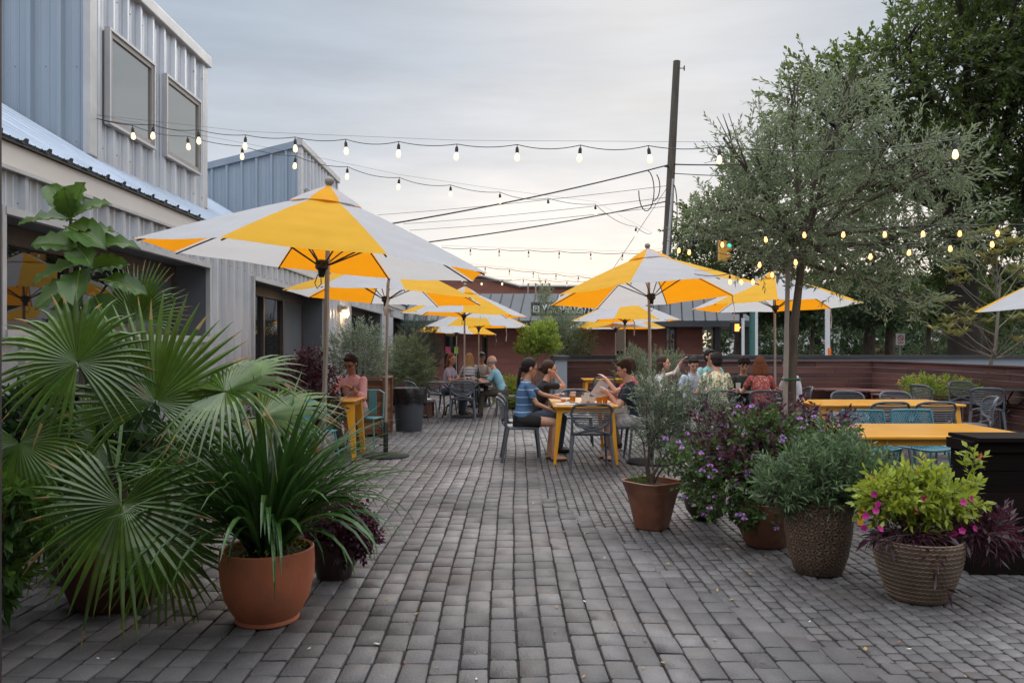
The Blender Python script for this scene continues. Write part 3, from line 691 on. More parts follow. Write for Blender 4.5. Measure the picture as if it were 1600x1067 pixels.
# ---------------- string lights ----------------
M_bulb = pm('bulb_glass', (.9, .7, .5), rough=.1, emis=(1.0, .62, .30), es=2.2)
M_bulbhot = pm('bulb_bright', (.9, .6, .3), rough=.1, emis=(1.0, .40, .10), es=4.0)
M_bulboff = pm('bulb_clear', (.60, .58, .56), rough=.08, emis=(1.0, .7, .45), es=.35)
def strand(label, pts, bulbs, lit=M_bulb, r=.004, drop=.045, mess=True, size=.85):
    """pts: anchor points of the messenger wire; bulbs: image columns where a bulb hangs"""
    pts = [V(p) for p in pts]; t = thing('string_lights', label, 'string lights', tuple(pts[0]), 0, 'festoon strands over the patio'); o = pts[0]
    def at(px):
        for a, b in zip(pts, pts[1:]):
            k = (px - 800) / F
            den = (b.x - a.x) - k * (b.y - a.y)
            if abs(den) < 1e-6: continue
            s = (k * a.y - a.x) / den
            if -1e-6 <= s <= 1.0001: return a.lerp(b, s)
        return None
    hang = [p for p in (at(px) for px in bulbs) if p is not None]
    mb = MB(); path = [pts[0]] + hang + [pts[-1]]
    q = []
    for a, b in zip(path, path[1:]):
        L_ = (b - a).length; dr = min(drop * L_ * 1.2, .25) * U(.6, 1.2)
        for i in range(8):
            s = i / 8; p = a.lerp(b, s); p.z -= dr * 4 * s * (1 - s) + .02; q.append(p - o)
    q.append(pts[-1] - o); mb.tube(q, r, 5); mb.build('cord', M_rubber, t, True)
    if mess:
        mb = MB(); mb.tube([p - o + V((0, 0, .015)) for p in pts], r * .35, 4); mb.build('support_wire', M_black, t)
    for p in hang:
        z = size; c = p - o - V((0, 0, .02)); tl = Matrix.Rotation(U(-.12, .12), 4, 'Y')
        mb = MB(); mb.tube([(0, 0, 0), (0, 0, -.035 * z)], .004, 5); mb.lathe([(.0, -.02 * z), (.013 * z, -.028 * z), (.018 * z, -.05 * z), (.018 * z, -.085 * z), (.012 * z, -.09 * z)], 10)
        mb.v = [tuple(tl @ V(v) + c) for v in mb.v]; s_ = mb.build('lamp_socket', M_rubber, t, True)
        mb = MB(); mb.lathe([(.011 * z, -.088 * z), (.022 * z, -.115 * z), (.027 * z, -.14 * z), (.021 * z, -.165 * z), (0, -.178 * z)], 10)
        mb.v = [tuple(tl @ V(v) + c) for v in mb.v]; mb.build('bulb', lit, s_, True)
X0 = P(150, 182, 8.15)
strand('upper warm strand from the corner eyelet of the metal block, crossing above the big parasol', [X0, P(384, 208, 7.9), P(714, 222, 7.3), P(1124, 225, 6.6), P(1500, 214, 6.0)],
       [240, 310, 384, 461, 540, 623, 714, 808, 907, 1013, 1124, 1492])
strand('lower warm strand from the same eyelet, slanting down toward the utility pole', [X0, P(293, 210, 8.4), P(462, 241, 8.9), P(624, 275, 9.5), P(781, 298, 10.2), P(930, 317, 11), P(994, 352, 12), P(1018, 364, 12.4)],
       [207, 293, 379, 462, 543, 624, 704, 781, 856, 930, 994])
strand('unlit-looking strand low over the centre, highest of the three far strands', [P(690, 385, 16.5), P(973, 394, 15.6), P(1040, 390, 15.4)], [735, 780, 826, 874, 923, 973], lit=M_bulboff, r=.006)
strand('wavy dim strand, middle of the three far strands', [P(700, 410, 20), P(904, 430, 19), P(960, 434, 18.7)], [724, 758, 796, 833, 869, 904], lit=M_bulboff, r=.007)
strand('lowest far strand hanging just over the brick gable', [P(700, 430, 22), P(886, 438, 21), P(950, 432, 20)], [723, 818, 852, 886], lit=M_bulboff, r=.007)
strand('short strand with two glowing bulbs against the brick gable', [P(735, 436, 21.4), P(800, 436, 21.2)], [752, 785], lit=M_bulb, r=.007, mess=False)
strand('strand of glowing bulbs through the olive crown, higher of the right hand pair', [P(1080, 372, 7.6), P(1256, 350, 7.1), P(1558, 346, 6.6), P(1700, 340, 6.4)], [1128, 1195, 1256, 1318, 1382, 1442, 1500, 1558], lit=M_bulbhot, size=.6)
strand('strand of glowing bulbs through the olive crown, lower of the right hand pair', [P(1040, 372, 7.9), P(1188, 397, 7.2), P(1360, 383, 6.8), P(1600, 358, 6.5)], [1062, 1078, 1188, 1242, 1360, 1422, 1484, 1549], lit=M_bulbhot, size=.6)
strand('low strand of glowing bulbs just above the far right parasol', [P(1085, 425, 7.9), P(1177, 424, 7.5), P(1260, 392, 7.1)], [1140, 1157, 1177, 1206], lit=M_bulbhot, size=.6)

def porch():  # unseen roof and wall, added to keep skylight off the foreground
    t = thing('added_shade_roof', 'added unseen roof and back wall that shade the foreground', 'shade helper', (0, 0, 0))
    mb = MB(); mb.bbox(-7, 5.5, -4.5, 2.05, 3.0, 3.12); mb.build('roof', M_bronze, t)
    mb = MB(); mb.bbox(-7, 5.5, -4.6, -4.45, 0, 3.0); mb.build('added_shade_wall', M_reveal, t)
porch()
# ---------------- parasols ----------------
def fabric(name, c, under):
    m = pm(name, c, tuple(x * .93 for x in c), 5, rough=.85, transl=under, tfac=.48, bump=.35, bscale=9, coord='Object')
    return m
M_fy = fabric('yellow_canvas', (.84, .47, .020), (.95, .34, .008))
M_fw = fabric('white_canvas', (.58, .59, .62), (.64, .62, .60))
ZR = 2.165   # rim height
def umbrella_proto(r=1.36, zr=ZR, za=2.75):
    t = thing('patio_umbrella', 'x', 'umbrella', (0, 0, 0), 0, 'yellow and white parasols')
    mb = MB(); mb.lathe([(0, .0), (.315, .0), (.32, .012), (.30, .026), (.06, .05), (.05, .05), (0, .05)], 40); mb.build('base', M_base, t, True)
    mb = MB(); mb.lathe([(.034, .05), (.034, .46), (.028, .47)], 16); mb.tube([(.03, 0, .40), (.075, 0, .40)], .008, 8); mb.ball((.08, 0, .40), .018, 8)
    mb.tube([(.03, 0, .16), (.07, 0, .16)], .008, 8); mb.ball((.075, 0, .16), .016, 8); mb.build('sleeve', M_rubber, t, True)
    mb = MB(); mb.tube([(0, 0, .3), (0, 0, za - .06)], .019, 14); mb.build('pole', M_pole, t, True)
    def rad(k): a = R(22.5 + 45 * k); return V((math.cos(a), math.sin(a), 0))
    def zf(s):      # meridian of the ribs
        return za - .05 + (zr - za + .05) * (s ** 1.12)
    mb = MB(); NR, NA = 22, 10
    for k in range(8):
        a, b = rad(k), rad(k + 1); vs = []
        for i in range(NR + 1):
            s = .035 + (1 - .035) * i / NR
            for j in range(NA + 1):
                q = j / NA; w = 4 * q * (1 - q)
                p = (a * (1 - q) + b * q) * (r * s)
                p *= 1 - .025 * w * s ** 3          # hem pulled in between the ribs
                z = zf(s) - .030 * w * s * (1.1 - s) + .0045 * math.sin(s * 34 + 2.2 * math.sin(q * 3.1 + k * 1.7)) * w * min(1, s * 1.6) + .006 * math.sin(s * 9 + k * 2.1 + q * 4) * w
                vs.append((p.x, p.y, z))
        fs = [(i * (NA + 1) + j, (i + 1) * (NA + 1) + j, (i + 1) * (NA + 1) + j + 1, i * (NA + 1) + j + 1) for i in range(NR) for j in range(NA)]
        mb.add(vs, fs, k % 2)
    can = mb.build('canopy', [M_fy, M_fw], t, True, 60)
    mb = MB()      # vent cap
    for k in range(8):
        a, b = rad(k), rad(k + 1); vs = []
        for i in range(5):
            s = .02 + .20 * i / 4
            for j in range(5):
                q = j / 4; w = 4 * q * (1 - q); p = (a * (1 - q) + b * q) * (r * s) * (1 - .05 * w)
                vs.append((p.x, p.y, za + .0 - .10 * (i / 4) ** .8 - .055 * (i / 4) ** 2 + .016 + .008 * w * i / 4))
        mb.add(vs, [(i * 5 + j, (i + 1) * 5 + j, (i + 1) * 5 + j + 1, i * 5 + j + 1) for i in range(4) for j in range(4)], k % 2)
    mb.build('vent', [M_fy, M_fw], can, True, 60)
    mb = MB(); mb.lathe([(.012, za - .05), (.022, za + .02), (.02, za + .03)], 12); mb.ball((0, 0, za + .055), .037, 14); mb.build('finial', pm('finial_grey', (.22, .20, .18), rough=.5), can, True)
    mb = MB(); mb.lathe([(.02, za - .10), (.05, za - .11), (.05, za - .15), (.02, za - .16)], 14); mb.build('top_hub', M_rubber, t, True); mb = MB(); mb.lathe([(.022, zr + .02), (.055, zr + .01), (.055, zr - .05), (.03, zr - .07), (.022, zr - .12)], 14)
    mb.build('hub', M_rubber, t, True)
    for k in range(8):
        a = rad(k); mb = MB(); pts = [a * (r * s) + V((0, 0, zf(s) - .022)) for s in (.04, .3, .6, .85, .985)]
        mb.tube(pts, .0062, 6); rb = mb.build('rib', M_ribs, t)
        mb = MB(); mb.tube([a * .05 + V((0, 0, zr - .02)), a * (r * .46) + V((0, 0, zf(.46) - .03))], .0065, 6); mb.build('strut', M_ribs, rb)
    mb = MB(); a = rad(4) * (r * .99); n = 12; vs = []
    for i in range(n):
        f = i / (n - 1); y = .012 * math.sin(f * 9); vs += [(a.x + y, a.y - .018, zr - f * .36), (a.x + y * .4, a.y + .018, zr - f * .36)]
    mb.add(vs, [(2 * i, 2 * i + 1, 2 * i + 3, 2 * i + 2) for i in range(n - 1)]); mb.build('tie_strap', pm('strap_white', (.6, .6, .58), rough=.8), t)
    mb = MB(); mb.tube([(0.02, -.02, zr - .1), (.035, -.03, zr - .17), (.0, -.04, zr - .21), (-.03, -.03, zr - .17), (-.01, -.02, zr - .1)], .004, 5); mb.build('pull_cord', M_rubber, t)
    return t
UP = umbrella_proto()
umb_used = []
def place_umb(_f, x, y, rz, tx, ty, label, dz=0.0, scale=1.0):
    o = copy_tree(UP) if umb_used else UP; umb_used.append(1)
    o.location = (x, y, 0); o.rotation_euler = (0, 0, rz); o['label'] = label; o.scale = (scale,) * 3
    piv = V((0, 0, 2.15))
    Rz = Matrix.Rotation(-rz, 4, 'Z')
    T = Matrix.Translation(piv + V((0, 0, dz))) @ Rz @ Matrix.Rotation(R(ty), 4, 'Y') @ Matrix.Rotation(R(tx), 4, 'X') @ Rz.inverted() @ Matrix.Translation(-piv)
    for ch in [c for c in bpy.data.objects if c.parent == o]:
        n = ch.name.split('.')[0]
        if n in ('canopy', 'hub', 'top_hub', 'rib', 'tie_strap', 'pull_cord'): ch.matrix_local = T
        if n == 'pole': ch.matrix_local = Matrix.Translation((0, 0, .3)) @ Rz @ Matrix.Rotation(R(ty * .25), 4, 'Y') @ Rz.inverted() @ Matrix.Translation((0, 0, -.3))
YC = R(-90 - 0)   # yellow panel toward the camera
# panel k spans 22.5+45k .. 67.5+45k ; centre of k=0 at 45 deg
def face(panel_centre_deg): return R(-90 - panel_centre_deg)
place_umb(False, -1.50, 6.3, face(45) + R(8.5), .6, 5.0, 'biggest and nearest parasol, yellow panel to the front, above the fan palms')
place_umb(False, -1.72, 10.85, face(90) + R(-4), -1.5, 2.8, 'parasol just behind the nearest one, on a black disc base beside the bin')
place_umb(True, 1.80, 10.3, face(90) + R(3), -3.8, -3.6, 'large parasol over the centre table, white panel to the front')
place_umb(False, 4.38, 13.25, face(90) + R(6), -2, -1, 'parasol over the group by the olive trunk, right of the centre parasol')
place_umb(False, -1.02, 16.9, face(45) + R(25), 0, 2, 'parasol over the table with the bald man, left row')
place_umb(False, -.83, 19.9, face(45) + R(-8), 0, 0, 'wide flat parasol behind the bald man, partly under another', -.18)
place_umb(False, -1.75, 25.0, face(90), 0, 2, 'farthest and lowest parasol of the left row', -.25)
place_umb(False, 2.78, 19.6, face(45) + R(4), 0, 0, 'far parasol before the plank bench, its yellow panel in front', -.03)
place_umb(False, 2.85, 21.9, face(90) + R(12), 0, 0, 'hindmost parasol, tucked beneath the far one by the bench', -.17)
place_umb(False, 9.25, 13.4, face(90) + R(18), 0, -6, 'parasol cut off by the right edge of the photo', .05)

# ---------------- furniture ----------------
def chair_proto():
    t = thing('patio_chair', 'x', 'chair', (0, 0, 0))
    # faces +Y; seat .45
    mb = MB(); NX_, NY_ = 10, 8; vs = []
    for lay in (0, 1):
        for i in range(NX_ + 1):
            for j in range(NY_ + 1):
                u = i / NX_ * 2 - 1; v = j / NY_ * 2 - 1; k = (1 - .18 * abs(v) ** 3) if v < 0 else 1 - .06 * v ** 3
                vs.append((u * .225 * k, v * .215 * (1 - .08 * abs(u) ** 3), .455 - .02 * (1 - u * u) * (1 - v * v) - .02 * max(0, v) ** 3 - lay * .022))
    w = NY_ + 1; n1 = (NX_ + 1) * w
    fs = [(i * w + j, (i + 1) * w + j, (i + 1) * w + j + 1, i * w + j + 1) for i in range(NX_) for j in range(NY_)]
    fs += [tuple(n1 + q for q in f)[::-1] for f in fs]
    rim = [i * w for i in range(NX_ + 1)] + [NX_ * w + j for j in range(1, w)] + [i * w + NY_ for i in range(NX_ - 1, -1, -1)] + [j for j in range(NY_ - 1, 0, -1)]
    for a, b in zip(rim, rim[1:] + rim[:1]): fs.append((a, a + n1, b + n1, b))
    mb.add(vs, fs); mb.build('seat', M_chair, t, True, 50)
    def back(u, v):   # u -1..1 across, v 0..1 up -> point on curved back
        y = -.225 - .05 - .075 * v + .085 * u * u
        return V((u * .245, y, .545 + v * .275))
    mb = MB(); loop = []
    for k in range(28):
        a = 2 * math.pi * k / 28; c, s = math.cos(a), math.sin(a)
        u = math.copysign(abs(c) ** .55, c) * (1.0 if s > 0 else .93 - .13 * abs(s)); v = .5 + .5 * math.copysign(abs(s) ** .62, s)
        loop.append(back(u, v))
    mb.tube(loop, .0155, 8, closed=True)
    bk = mb.build('backrest', M_chair, t, True)
    mb = MB()
    for k in range(9):
        v = .10 + k * .10; wd = (1 - abs(v - .5) ** 2.6 * 2.4) * (.95 if v > .5 else .92)
        mb.tube([back(u * wd, v) for u in (-1, -.6, -.2, .2, .6, 1)], .0105, 6, cap=False, flat=.35, up=(0, 0, 1)) if False else mb.tube([back(u * wd, v) for u in (-1, -.6, -.2, .2, .6, 1)], .0078, 5, cap=False)
    mb.build('slats', M_chair, bk, True)
    mb = MB()
    for s in (-1, 1):
        mb.tube([back(s * .80, .10), V((s * .10, -.268, .535)), V((-s * .09, -.258, .490)), V((-s * .215, -.215, .455))], [.015, .018, .018, .016], 8)
        mb.tube([back(s * .95, .40), V((s * .235, -.235, .50)), V((s * .232, -.20, .43))], [.015, .017, .018], 8)
    mb.build('back_brace', M_chair, t, True)
    mb = MB()
    for s in (-1, 1): mb.tube([(s * .21, -.19, .432), (s * .215, 0, .43), (s * .20, .19, .425)], .014, 8)
    mb.tube([(-.2, .185, .42), (.2, .185, .42)], .012, 6); mb.build('seat_frame', M_chair, t, True)
    for sx in (-1, 1):
        mb = MB(); mb.tube([(sx * .222, -.20, .45), (sx * .245, -.235, .25), (sx * .262, -.285, 0)], [.025, .021, .016], 8); mb.build('leg', M_chair, t, True)
        mb = MB(); mb.tube([(sx * .205, .18, .43), (sx * .222, .205, .2), (sx * .232, .225, 0)], [.019, .016, .013], 8); mb.build('leg', M_chair, t, True)
    return t
CH = chair_proto(); ch_used = False
def chair(x, y, face_deg, label, group='charcoal patio chairs'):
    """face_deg: 0 faces +Y (away from the camera), 90 faces -X, -90 faces +X, 180 faces the camera"""
    global ch_used
    if ch_used: o = copy_tree(CH)
    else: o = CH; ch_used = True
    o.location = (x, y, 0); o.rotation_euler = (0, 0, R(face_deg)); o['label'] = label; o['group'] = group; return o
def taper_table(name, label, x0, x1, y0, y1, z=.75, mat=None, leg=.075, group=None):
    mat = mat or M_yellow
    t = thing(name, label, 'table', ((x0 + x1) / 2, (y0 + y1) / 2, 0), 0, group); w, d = x1 - x0, y1 - y0
    mb = MB(); mb.bbox(-w / 2, w / 2, -d / 2, d / 2, z - .03, z); mb.build('tabletop', mat, t, bevel=.008)
    mb = MB(); i = .06
    for s in (-1, 1): mb.bbox(-w / 2 + i, w / 2 - i, s * (d / 2 - i) - .01, s * (d / 2 - i) + .01, z - .085, z - .031); mb.bbox(s * (w / 2 - i) - .01, s * (w / 2 - i) + .01, -d / 2 + i + .011, d / 2 - i - .011, z - .085, z - .031)
    mb.build('apron', mat, t)
    for sx in (-1, 1):
        for sy in (-1, 1):
            mb = MB(); top = V((sx * (w / 2 - .09), sy * (d / 2 - .09), z - .035)); bot = V((sx * (w / 2 - .02), sy * (d / 2 - .03), 0))
            a, b = leg / 2, leg / 4.4
            vs = [bot + V((i * b, j * b, 0)) for i, j in ((-1, -1), (1, -1), (1, 1), (-1, 1))] + [top + V((i * a, j * a, 0)) for i, j in ((-1, -1), (1, -1), (1, 1), (-1, 1))]
            mb.add(vs, [(3, 2, 1, 0), (4, 5, 6, 7), (0, 1, 5, 4), (1, 2, 6, 5), (2, 3, 7, 6), (3, 0, 4, 7)])
            mb.build('leg', mat, t, bevel=.004)
    return t
taper_table('yellow_table', 'yellow enamel table at the centre, crowded with cups and plates', .52, 1.35, 10.05, 11.7, group='yellow metal tables')
taper_table('yellow_table', 'small square yellow table under the pink shirted man\'s hands', -2.78, -2.06, 10.48, 11.2, .79, leg=.11, group='yellow metal tables')
taper_table('yellow_table', 'small far yellow table against the plank bench', 1.63, 2.66, 18.2, 18.9, group='yellow metal tables')
taper_table('yellow_table', 'glossy yellow table nearest the camera, behind the lime shrub pot', 2.90, 4.42, 6.65, 7.75, group='yellow metal tables')
taper_table('yellow_table', 'long yellow table behind the glossy near one, grey chairs on both sides', 3.95, 5.85, 10.25, 11.25, group='yellow metal tables')
def round_table(x, y, r, label, z=.75):
    t = thing('black_table', label, 'table', (x, y, 0), 0, 'black pedestal tables')
    mb = MB(); pts = [(r * math.cos(R(a)), r * .62 * math.sin(R(a))) for a in range(0, 360, 10)]
    mb.box((0, 0, z - .012), (r * 2, r * 1.3, .024)); mb.build('tabletop', M_black, t, bevel=.01)
    mb = MB(); mb.tube([(0, 0, .03), (0, 0, z - .03)], .035, 10); mb.lathe([(0, 0), (.3, 0), (.3, .015), (.05, .035)], 28); mb.build('pedestal', M_black, t, True)
    mb = MB()
    for k in range(4):
        a = R(45 + 90 * k); c, s = math.cos(a), math.sin(a)
        mb.tube([(c * .04, s * .04, .55), (c * .25, s * .25, .30), (c * .50, s * .50, .22), (c * .56, s * .56, .0)], .015, 6)
        mb.tube([(c * .03, s * .03, .30), (c * .3, s * .3, .55), (c * .55, s * .45, z - .04)], .013, 6)
    mb.build('splayed_arms', M_black, t, True)
round_table(-1.05, 16.9, .68, 'black table with the bald man, under the left row parasol')
round_table(3.65, 13.3, .72, 'dark table hidden among the group by the olive trunk')
round_table(8.7, 14.1, .78, 'black table with empty chairs at the right, before the bench')
round_table(-.95, 20.2, .6, 'farthest black table, behind the striped top woman')
# chairs
chair(.95, 9.72, 0, 'grey chair at the near end of the centre table, its crossed back to the camera')
chair(.14, 10.55, -88, 'grey chair carrying the woman in the blue tee')
chair(.16, 11.28, -90, 'grey chair carrying the woman in the black tee')
chair(1.74, 10.55, 90, 'grey chair carrying the man in navy at the centre table')
chair(1.86, 11.75, 92, 'grey chair behind the navy man, carrying his neighbour in pink')
chair(.98, 12.15, 180, 'grey chair empty at the far end of the centre table')
chair(-1.0, 16.05, 3, 'grey chair empty in front of the bald man\'s table, back to the camera')
chair(-.12, 16.95, 88, 'grey chair carrying the bald man')
chair(-1.75, 15.6, -60, 'grey chair beside the bin with papers on its seat')
chair(-1.55, 17.75, -120, 'grey chair carrying the woman in lilac')
chair(-1.05, 19.15, 10, 'grey chair carrying the striped top woman')
chair(-.72, 20.95, 180, 'grey chair carrying the man in the cap')
chair(2.05, 17.9, 0, 'grey chair at the small far yellow table, back to the camera')
chair(3.22, 12.55, 2, 'dark chair carrying the man in the floral shirt')
chair(3.95, 12.55, -6, 'dark chair carrying the woman in the red dress')
chair(4.62, 13.2, 85, 'dark chair carrying the man in the white shirt')
chair(3.17, 14.1, 180, 'dark chair carrying the man in the pale blue jacket')
chair(4.05, 14.1, 178, 'dark chair carrying the curly haired young man')
chair(2.45, 13.5, -80, 'dark chair carrying the waving woman')
chair(3.78, 10.35, -62, 'grey chair angled at the left end of the long yellow table')
chair(4.62, 10.0, 2, 'grey chair tucked on the near side of the long table, left of its twin')
chair(5.20, 10.0, -3, 'grey chair tucked on the near side of the long table, right of its twin')
chair(5.0, 11.65, 178, 'grey chair on the far side of the long table, its left one')
chair(5.72, 11.6, 184, 'grey chair on the far side of the long table, its right one')
chair(6.15, 10.75, 75, 'grey chair at the right end of the long yellow table')
chair(7.45, 14.1, -75, 'grey chair at the left end of the right black table, seen side-on')
chair(7.85, 13.2, -25, 'grey chair turned toward the right black table, back to the camera')
chair(8.6, 15.0, 180, 'grey chair behind the right black table')
chair(8.85, 13.0, 12, 'grey chair at the right edge of the photo before the black table')

def teal_chair(x, y, rz, label, mesh=True):
    t = thing('teal_chair', label, 'chair', (x, y, 0), R(rz), 'teal metal chairs')
    mb = MB()
    if mesh:
        def shell(u, v):   # v 0 front edge of seat .. 1 top of back
            if v < .5: q = v * 2; return V((u * .23, .21 - q * .40, .46 - .02 * q + .03 * u * u))
            q = (v - .5) * 2; return V((u * (.23 - .02 * q), -.19 - .09 * q + .05 * u * u, .44 + .37 * q + .02))
        n = 15
        for k in range(-n, n + 1):
            for sg in (-1, 1):
                pts = []
                for i in range(0, 13):
                    v = i / 12; u = k / n * 2 + sg * (v * 2 - 1)
                    if abs(u) <= 1: pts.append(shell(u, v))
                if len(pts) > 1: mb.tube(pts, .0052, 4, cap=False)
        for u in (-1, 1): mb.tube([shell(u, v / 10) for v in range(11)], .011, 6)
        for v in (0, 1): mb.tube([shell(u / 4, v) for u in range(-4, 5)], .012, 6)
        mb.build('mesh_shell', M_tealmesh, t, True)
    else:
        mb.bbox(-.2, .2, -.18, .2, .44, .455); mb.build('seat', M_teal, t, bevel=.005)
        mb = MB(); mb.tube([(-.19, -.19, .44), (-.18, -.25, .8), (-.1, -.27, .84), (.1, -.27, .84), (.18, -.25, .8), (.19, -.19, .44)], .013, 8)
        mb.box((0, -.255, .66), (.12, .008, .36)); mb.build('backrest', M_teal, t, True)
    for sx in (-1, 1):
        for sy in (-1, 1):
            mb = MB(); mb.tube([(sx * .17, sy * .16, .45), (sx * .22, sy * .23, 0)], [.014, .011], 8); mb.build('leg', M_teal, t, True)
teal_chair(-2.15, 11.75, 168, 'plain teal metal chair under the man in the pink shirt', False)
teal_chair(-2.42, 9.85, -10, 'plain teal stool frame in front of the small yellow table', False)
teal_chair(3.62, 8.05, 175, 'teal mesh chair half hidden behind the purple flowers')
teal_chair(4.18, 8.1, 182, 'teal mesh chair behind the glossy near table')
teal_chair(4.85, 7.25, 95, 'teal mesh chair at the right end of the glossy near table')
teal_chair(3.85, 6.1, 0, 'teal mesh chair glimpsed below the glossy near table')

def bin_():
    t = thing('litter_bin', 'round grey bin lined with a slack black bag', 'litter bin', (-1.83, 14.15, 0))
    mb = MB(); mb.lathe([(0, 0.005), (.225, .0), (.235, .04), (.275, .70), (.295, .70), (.295, .74), (.27, .74), (.22, .04)], 36); mb.build('barrel', M_bin, t, True)
    mb = MB(); rs = random.Random(2)
    pr = [(.24, .60), (.27, .73), (.30, .765), (.312, .72), (.308, .60), (.302, .52)]
    ph = [rs.uniform(0, 6) for _ in range(4)]
    def md(r, z, q): return r + .010 * math.sin(q * 9 + ph[0] + z * 14) + .007 * math.sin(q * 17 + ph[1] - z * 30)
    mb.lathe(pr, 72, mod=md)
    mb.v = [(x, y, z - (max(0, .06 * math.sin(math.atan2(y, x) * 2 + 1.2)) + .02 * math.sin(math.atan2(y, x) * 7) if z < .61 and math.hypot(x, y) > .28 else 0)) for x, y, z in mb.v]
    mb.build('bin_liner', M_bag, t, True, 80)
bin_()
def slat_box(name, label, x, y, w, d, h, mat=M_crate):
    t = thing(name, label, 'planter', (x, y, 0)); mb = MB(); z = .05
    while z < h - .05:
        mb.bbox(-w / 2, w / 2, -d / 2, -d / 2 + .02, z, z + .062); mb.bbox(w / 2 - .02, w / 2, -d / 2 + .021, d / 2, z, z + .062); mb.bbox(-w / 2, -w / 2 + .02, -d / 2 + .021, d / 2, z, z + .062); z += .068
    mb.bbox(-w / 2 + .02, w / 2 - .02, d / 2 - .02, d / 2, .05, h - .05)
    mb.build('panel', mat, t)
    for sx in (-1, 1):
        for sy in (-1, 1): mb = MB(); mb.box((sx * (w / 2 + .005), sy * (d / 2 + .005), h / 2), (.07, .07, h)); mb.build('corner_post', mat, t)
    mb = MB(); e = .05
    mb.bbox(-w / 2 - e, w / 2 + e, -d / 2 - e, -d / 2 + .05, h, h + .03); mb.bbox(-w / 2 - e, w / 2 + e, d / 2 - .05, d / 2 + e, h, h + .03)
    mb.bbox(-w / 2 - e, -w / 2 + .05, -d / 2 + .051, d / 2 - .051, h, h + .03); mb.bbox(w / 2 - .05, w / 2 + e, -d / 2 + .051, d / 2 - .051, h, h + .03); mb.build('rim', mat, t)
    mb = MB(); mb.bbox(-w / 2 + .02, w / 2 - .02, -d / 2 + .02, d / 2 - .02, h - .1, h - .05); mb.build('soil', M_soil, t)
    return t
slat_box('wooden_planter', 'tall slatted cedar planter box behind the man in pink', -2.42, 13.5, .62, .62, .96)
slat_box('wooden_planter', 'long low timber planter with shrubs by the metal wall', -2.95, 17.9, .6, 1.7, .5)
slat_box('wooden_planter', 'low wicker-like crate planter beneath the chair by the bin', -1.95, 17.0, .45, .45, .32)
slat_box('wooden_planter', 'timber planter beneath the lime green shrub', .38, 19.6, .9, .7, .5)
slat_box('wooden_planter', 'timber planter holding the loquat and yellow flowers', 8.2, 16.0, 1.5, .8, .5, M_wood)
# tableware
M_beer = pm('amber_beer', (.75, .26, .02), rough=.15, transl=(.9, .4, .05), tfac=.4)
M_cup = pm('clear_cup', (.62, .60, .57), rough=.12, transl=(.8, .8, .8), tfac=.5)
def cup(x, y, z, lab, drink=True, h=.12, mat=None):
    t = thing('plastic_cup', lab, 'cup', (x, y, z), 0, 'cups on the tables')
    mb = MB(); mb.lathe([(0, .001), (.030, .001), (.042, h), (.044, h), (.038, h - .004), (.032, h * .75)], 16); mb.build('cup_wall', M_cup, t, True)
    if drink:
        mb = MB(); mb.lathe([(.0305, .004), (.0405, h * .82), (0, h * .82)], 16); mb.build('drink', mat or M_beer, t, True)
cup(1.12, 10.22, .75, 'nearest cup of amber beer on the centre table')
cup(1.22, 10.45, .75, 'half empty plastic cup right of the beer')
cup(.93, 10.25, .75, 'clear empty plastic cup left of the beer', False)
cup(.80, 10.5, .75, 'cup of amber drink by the blue tee woman\'s hand')
cup(1.02, 10.85, .75, 'clear cup behind the beer on the centre table', False)
cup(.85, 11.1, .75, 'cup with pale drink before the black tee woman')
cup(3.72, 13.1, .75, 'tall clear cup between the floral shirt man and the red dress woman', False, .15)
cup(3.5, 13.35, .75, 'short cup of drink before the curly haired man', True, .1)
def plate(x, y, z, lab, r=.1):
    t = thing('plate', lab, 'plate', (x, y, z)); mb = MB(); mb.lathe([(0, .003), (r * .7, .003), (r, .018), (r, .022), (r * .7, .009), (0, .009)], 24); mb.build('dish', M_white, t, True)
    mb = MB(); [mb.ball((U(-.04, .04), U(-.04, .04), .022), (U(.015, .03), U(.015, .03), .015), 8) for _ in range(5)]; mb.build('food', pm('food', (.35, .14, .05), (.5, .3, .1), 30), t, True)
plate(.78, 10.38, .75, 'white plate of food at the near left corner of the centre table')
for q_, (x_, y_) in enumerate([(.74, 10.85), (1.14, 11.1)]): plate(x_, y_, .75, ['white plate by the black tee woman on the centre table', 'white plate at the far side of the centre table'][q_], .09)
mb = MB(); mb.box((0, 0, .006), (.26, .18, .012), rz=.3); tag(mb.build('napkin', M_white, loc=(.68, 10.2, .752)), 'white napkins heaped at the near left table corner', 'napkin')
cup(1.05, 10.42, .75, 'short clear cup in the middle of the centre table', False, .09)
plate(1.0, 10.6, .75, 'white plate of food at the middle of the centre table')
mb = MB(); mb.lathe([(0, .001), (.033, .001), (.036, .02), (.036, .17), (.014, .23), (.013, .29), (0, .29)], 16)
tag(mb.build('wine_bottle', pm('green_bottle', (.01, .03, .015), rough=.1), None, True, loc=(-.72, 17.0, .75)), 'dark wine bottle on the bald man\'s table', 'bottle')
cup(-.82, 16.9, .75, 'clear cup beside the wine bottle', False)
mb = MB(); mb.box((0, 0, .12), (.15, .006, .24), M=Matrix.Rotation(R(35), 4, 'Y')); tag(mb.build('menu_card', M_white, loc=(1.18, 10.72, .80)), 'white menu card held up by the man in navy', 'menu')
mb = MB(); mb.box((0, 0, 0), (.22, .3, .008), rz=.4); tag(mb.build('paper_sheet', M_white, loc=(-1.72, 15.62, .468)), 'white papers lying on the chair by the bin', 'paper')
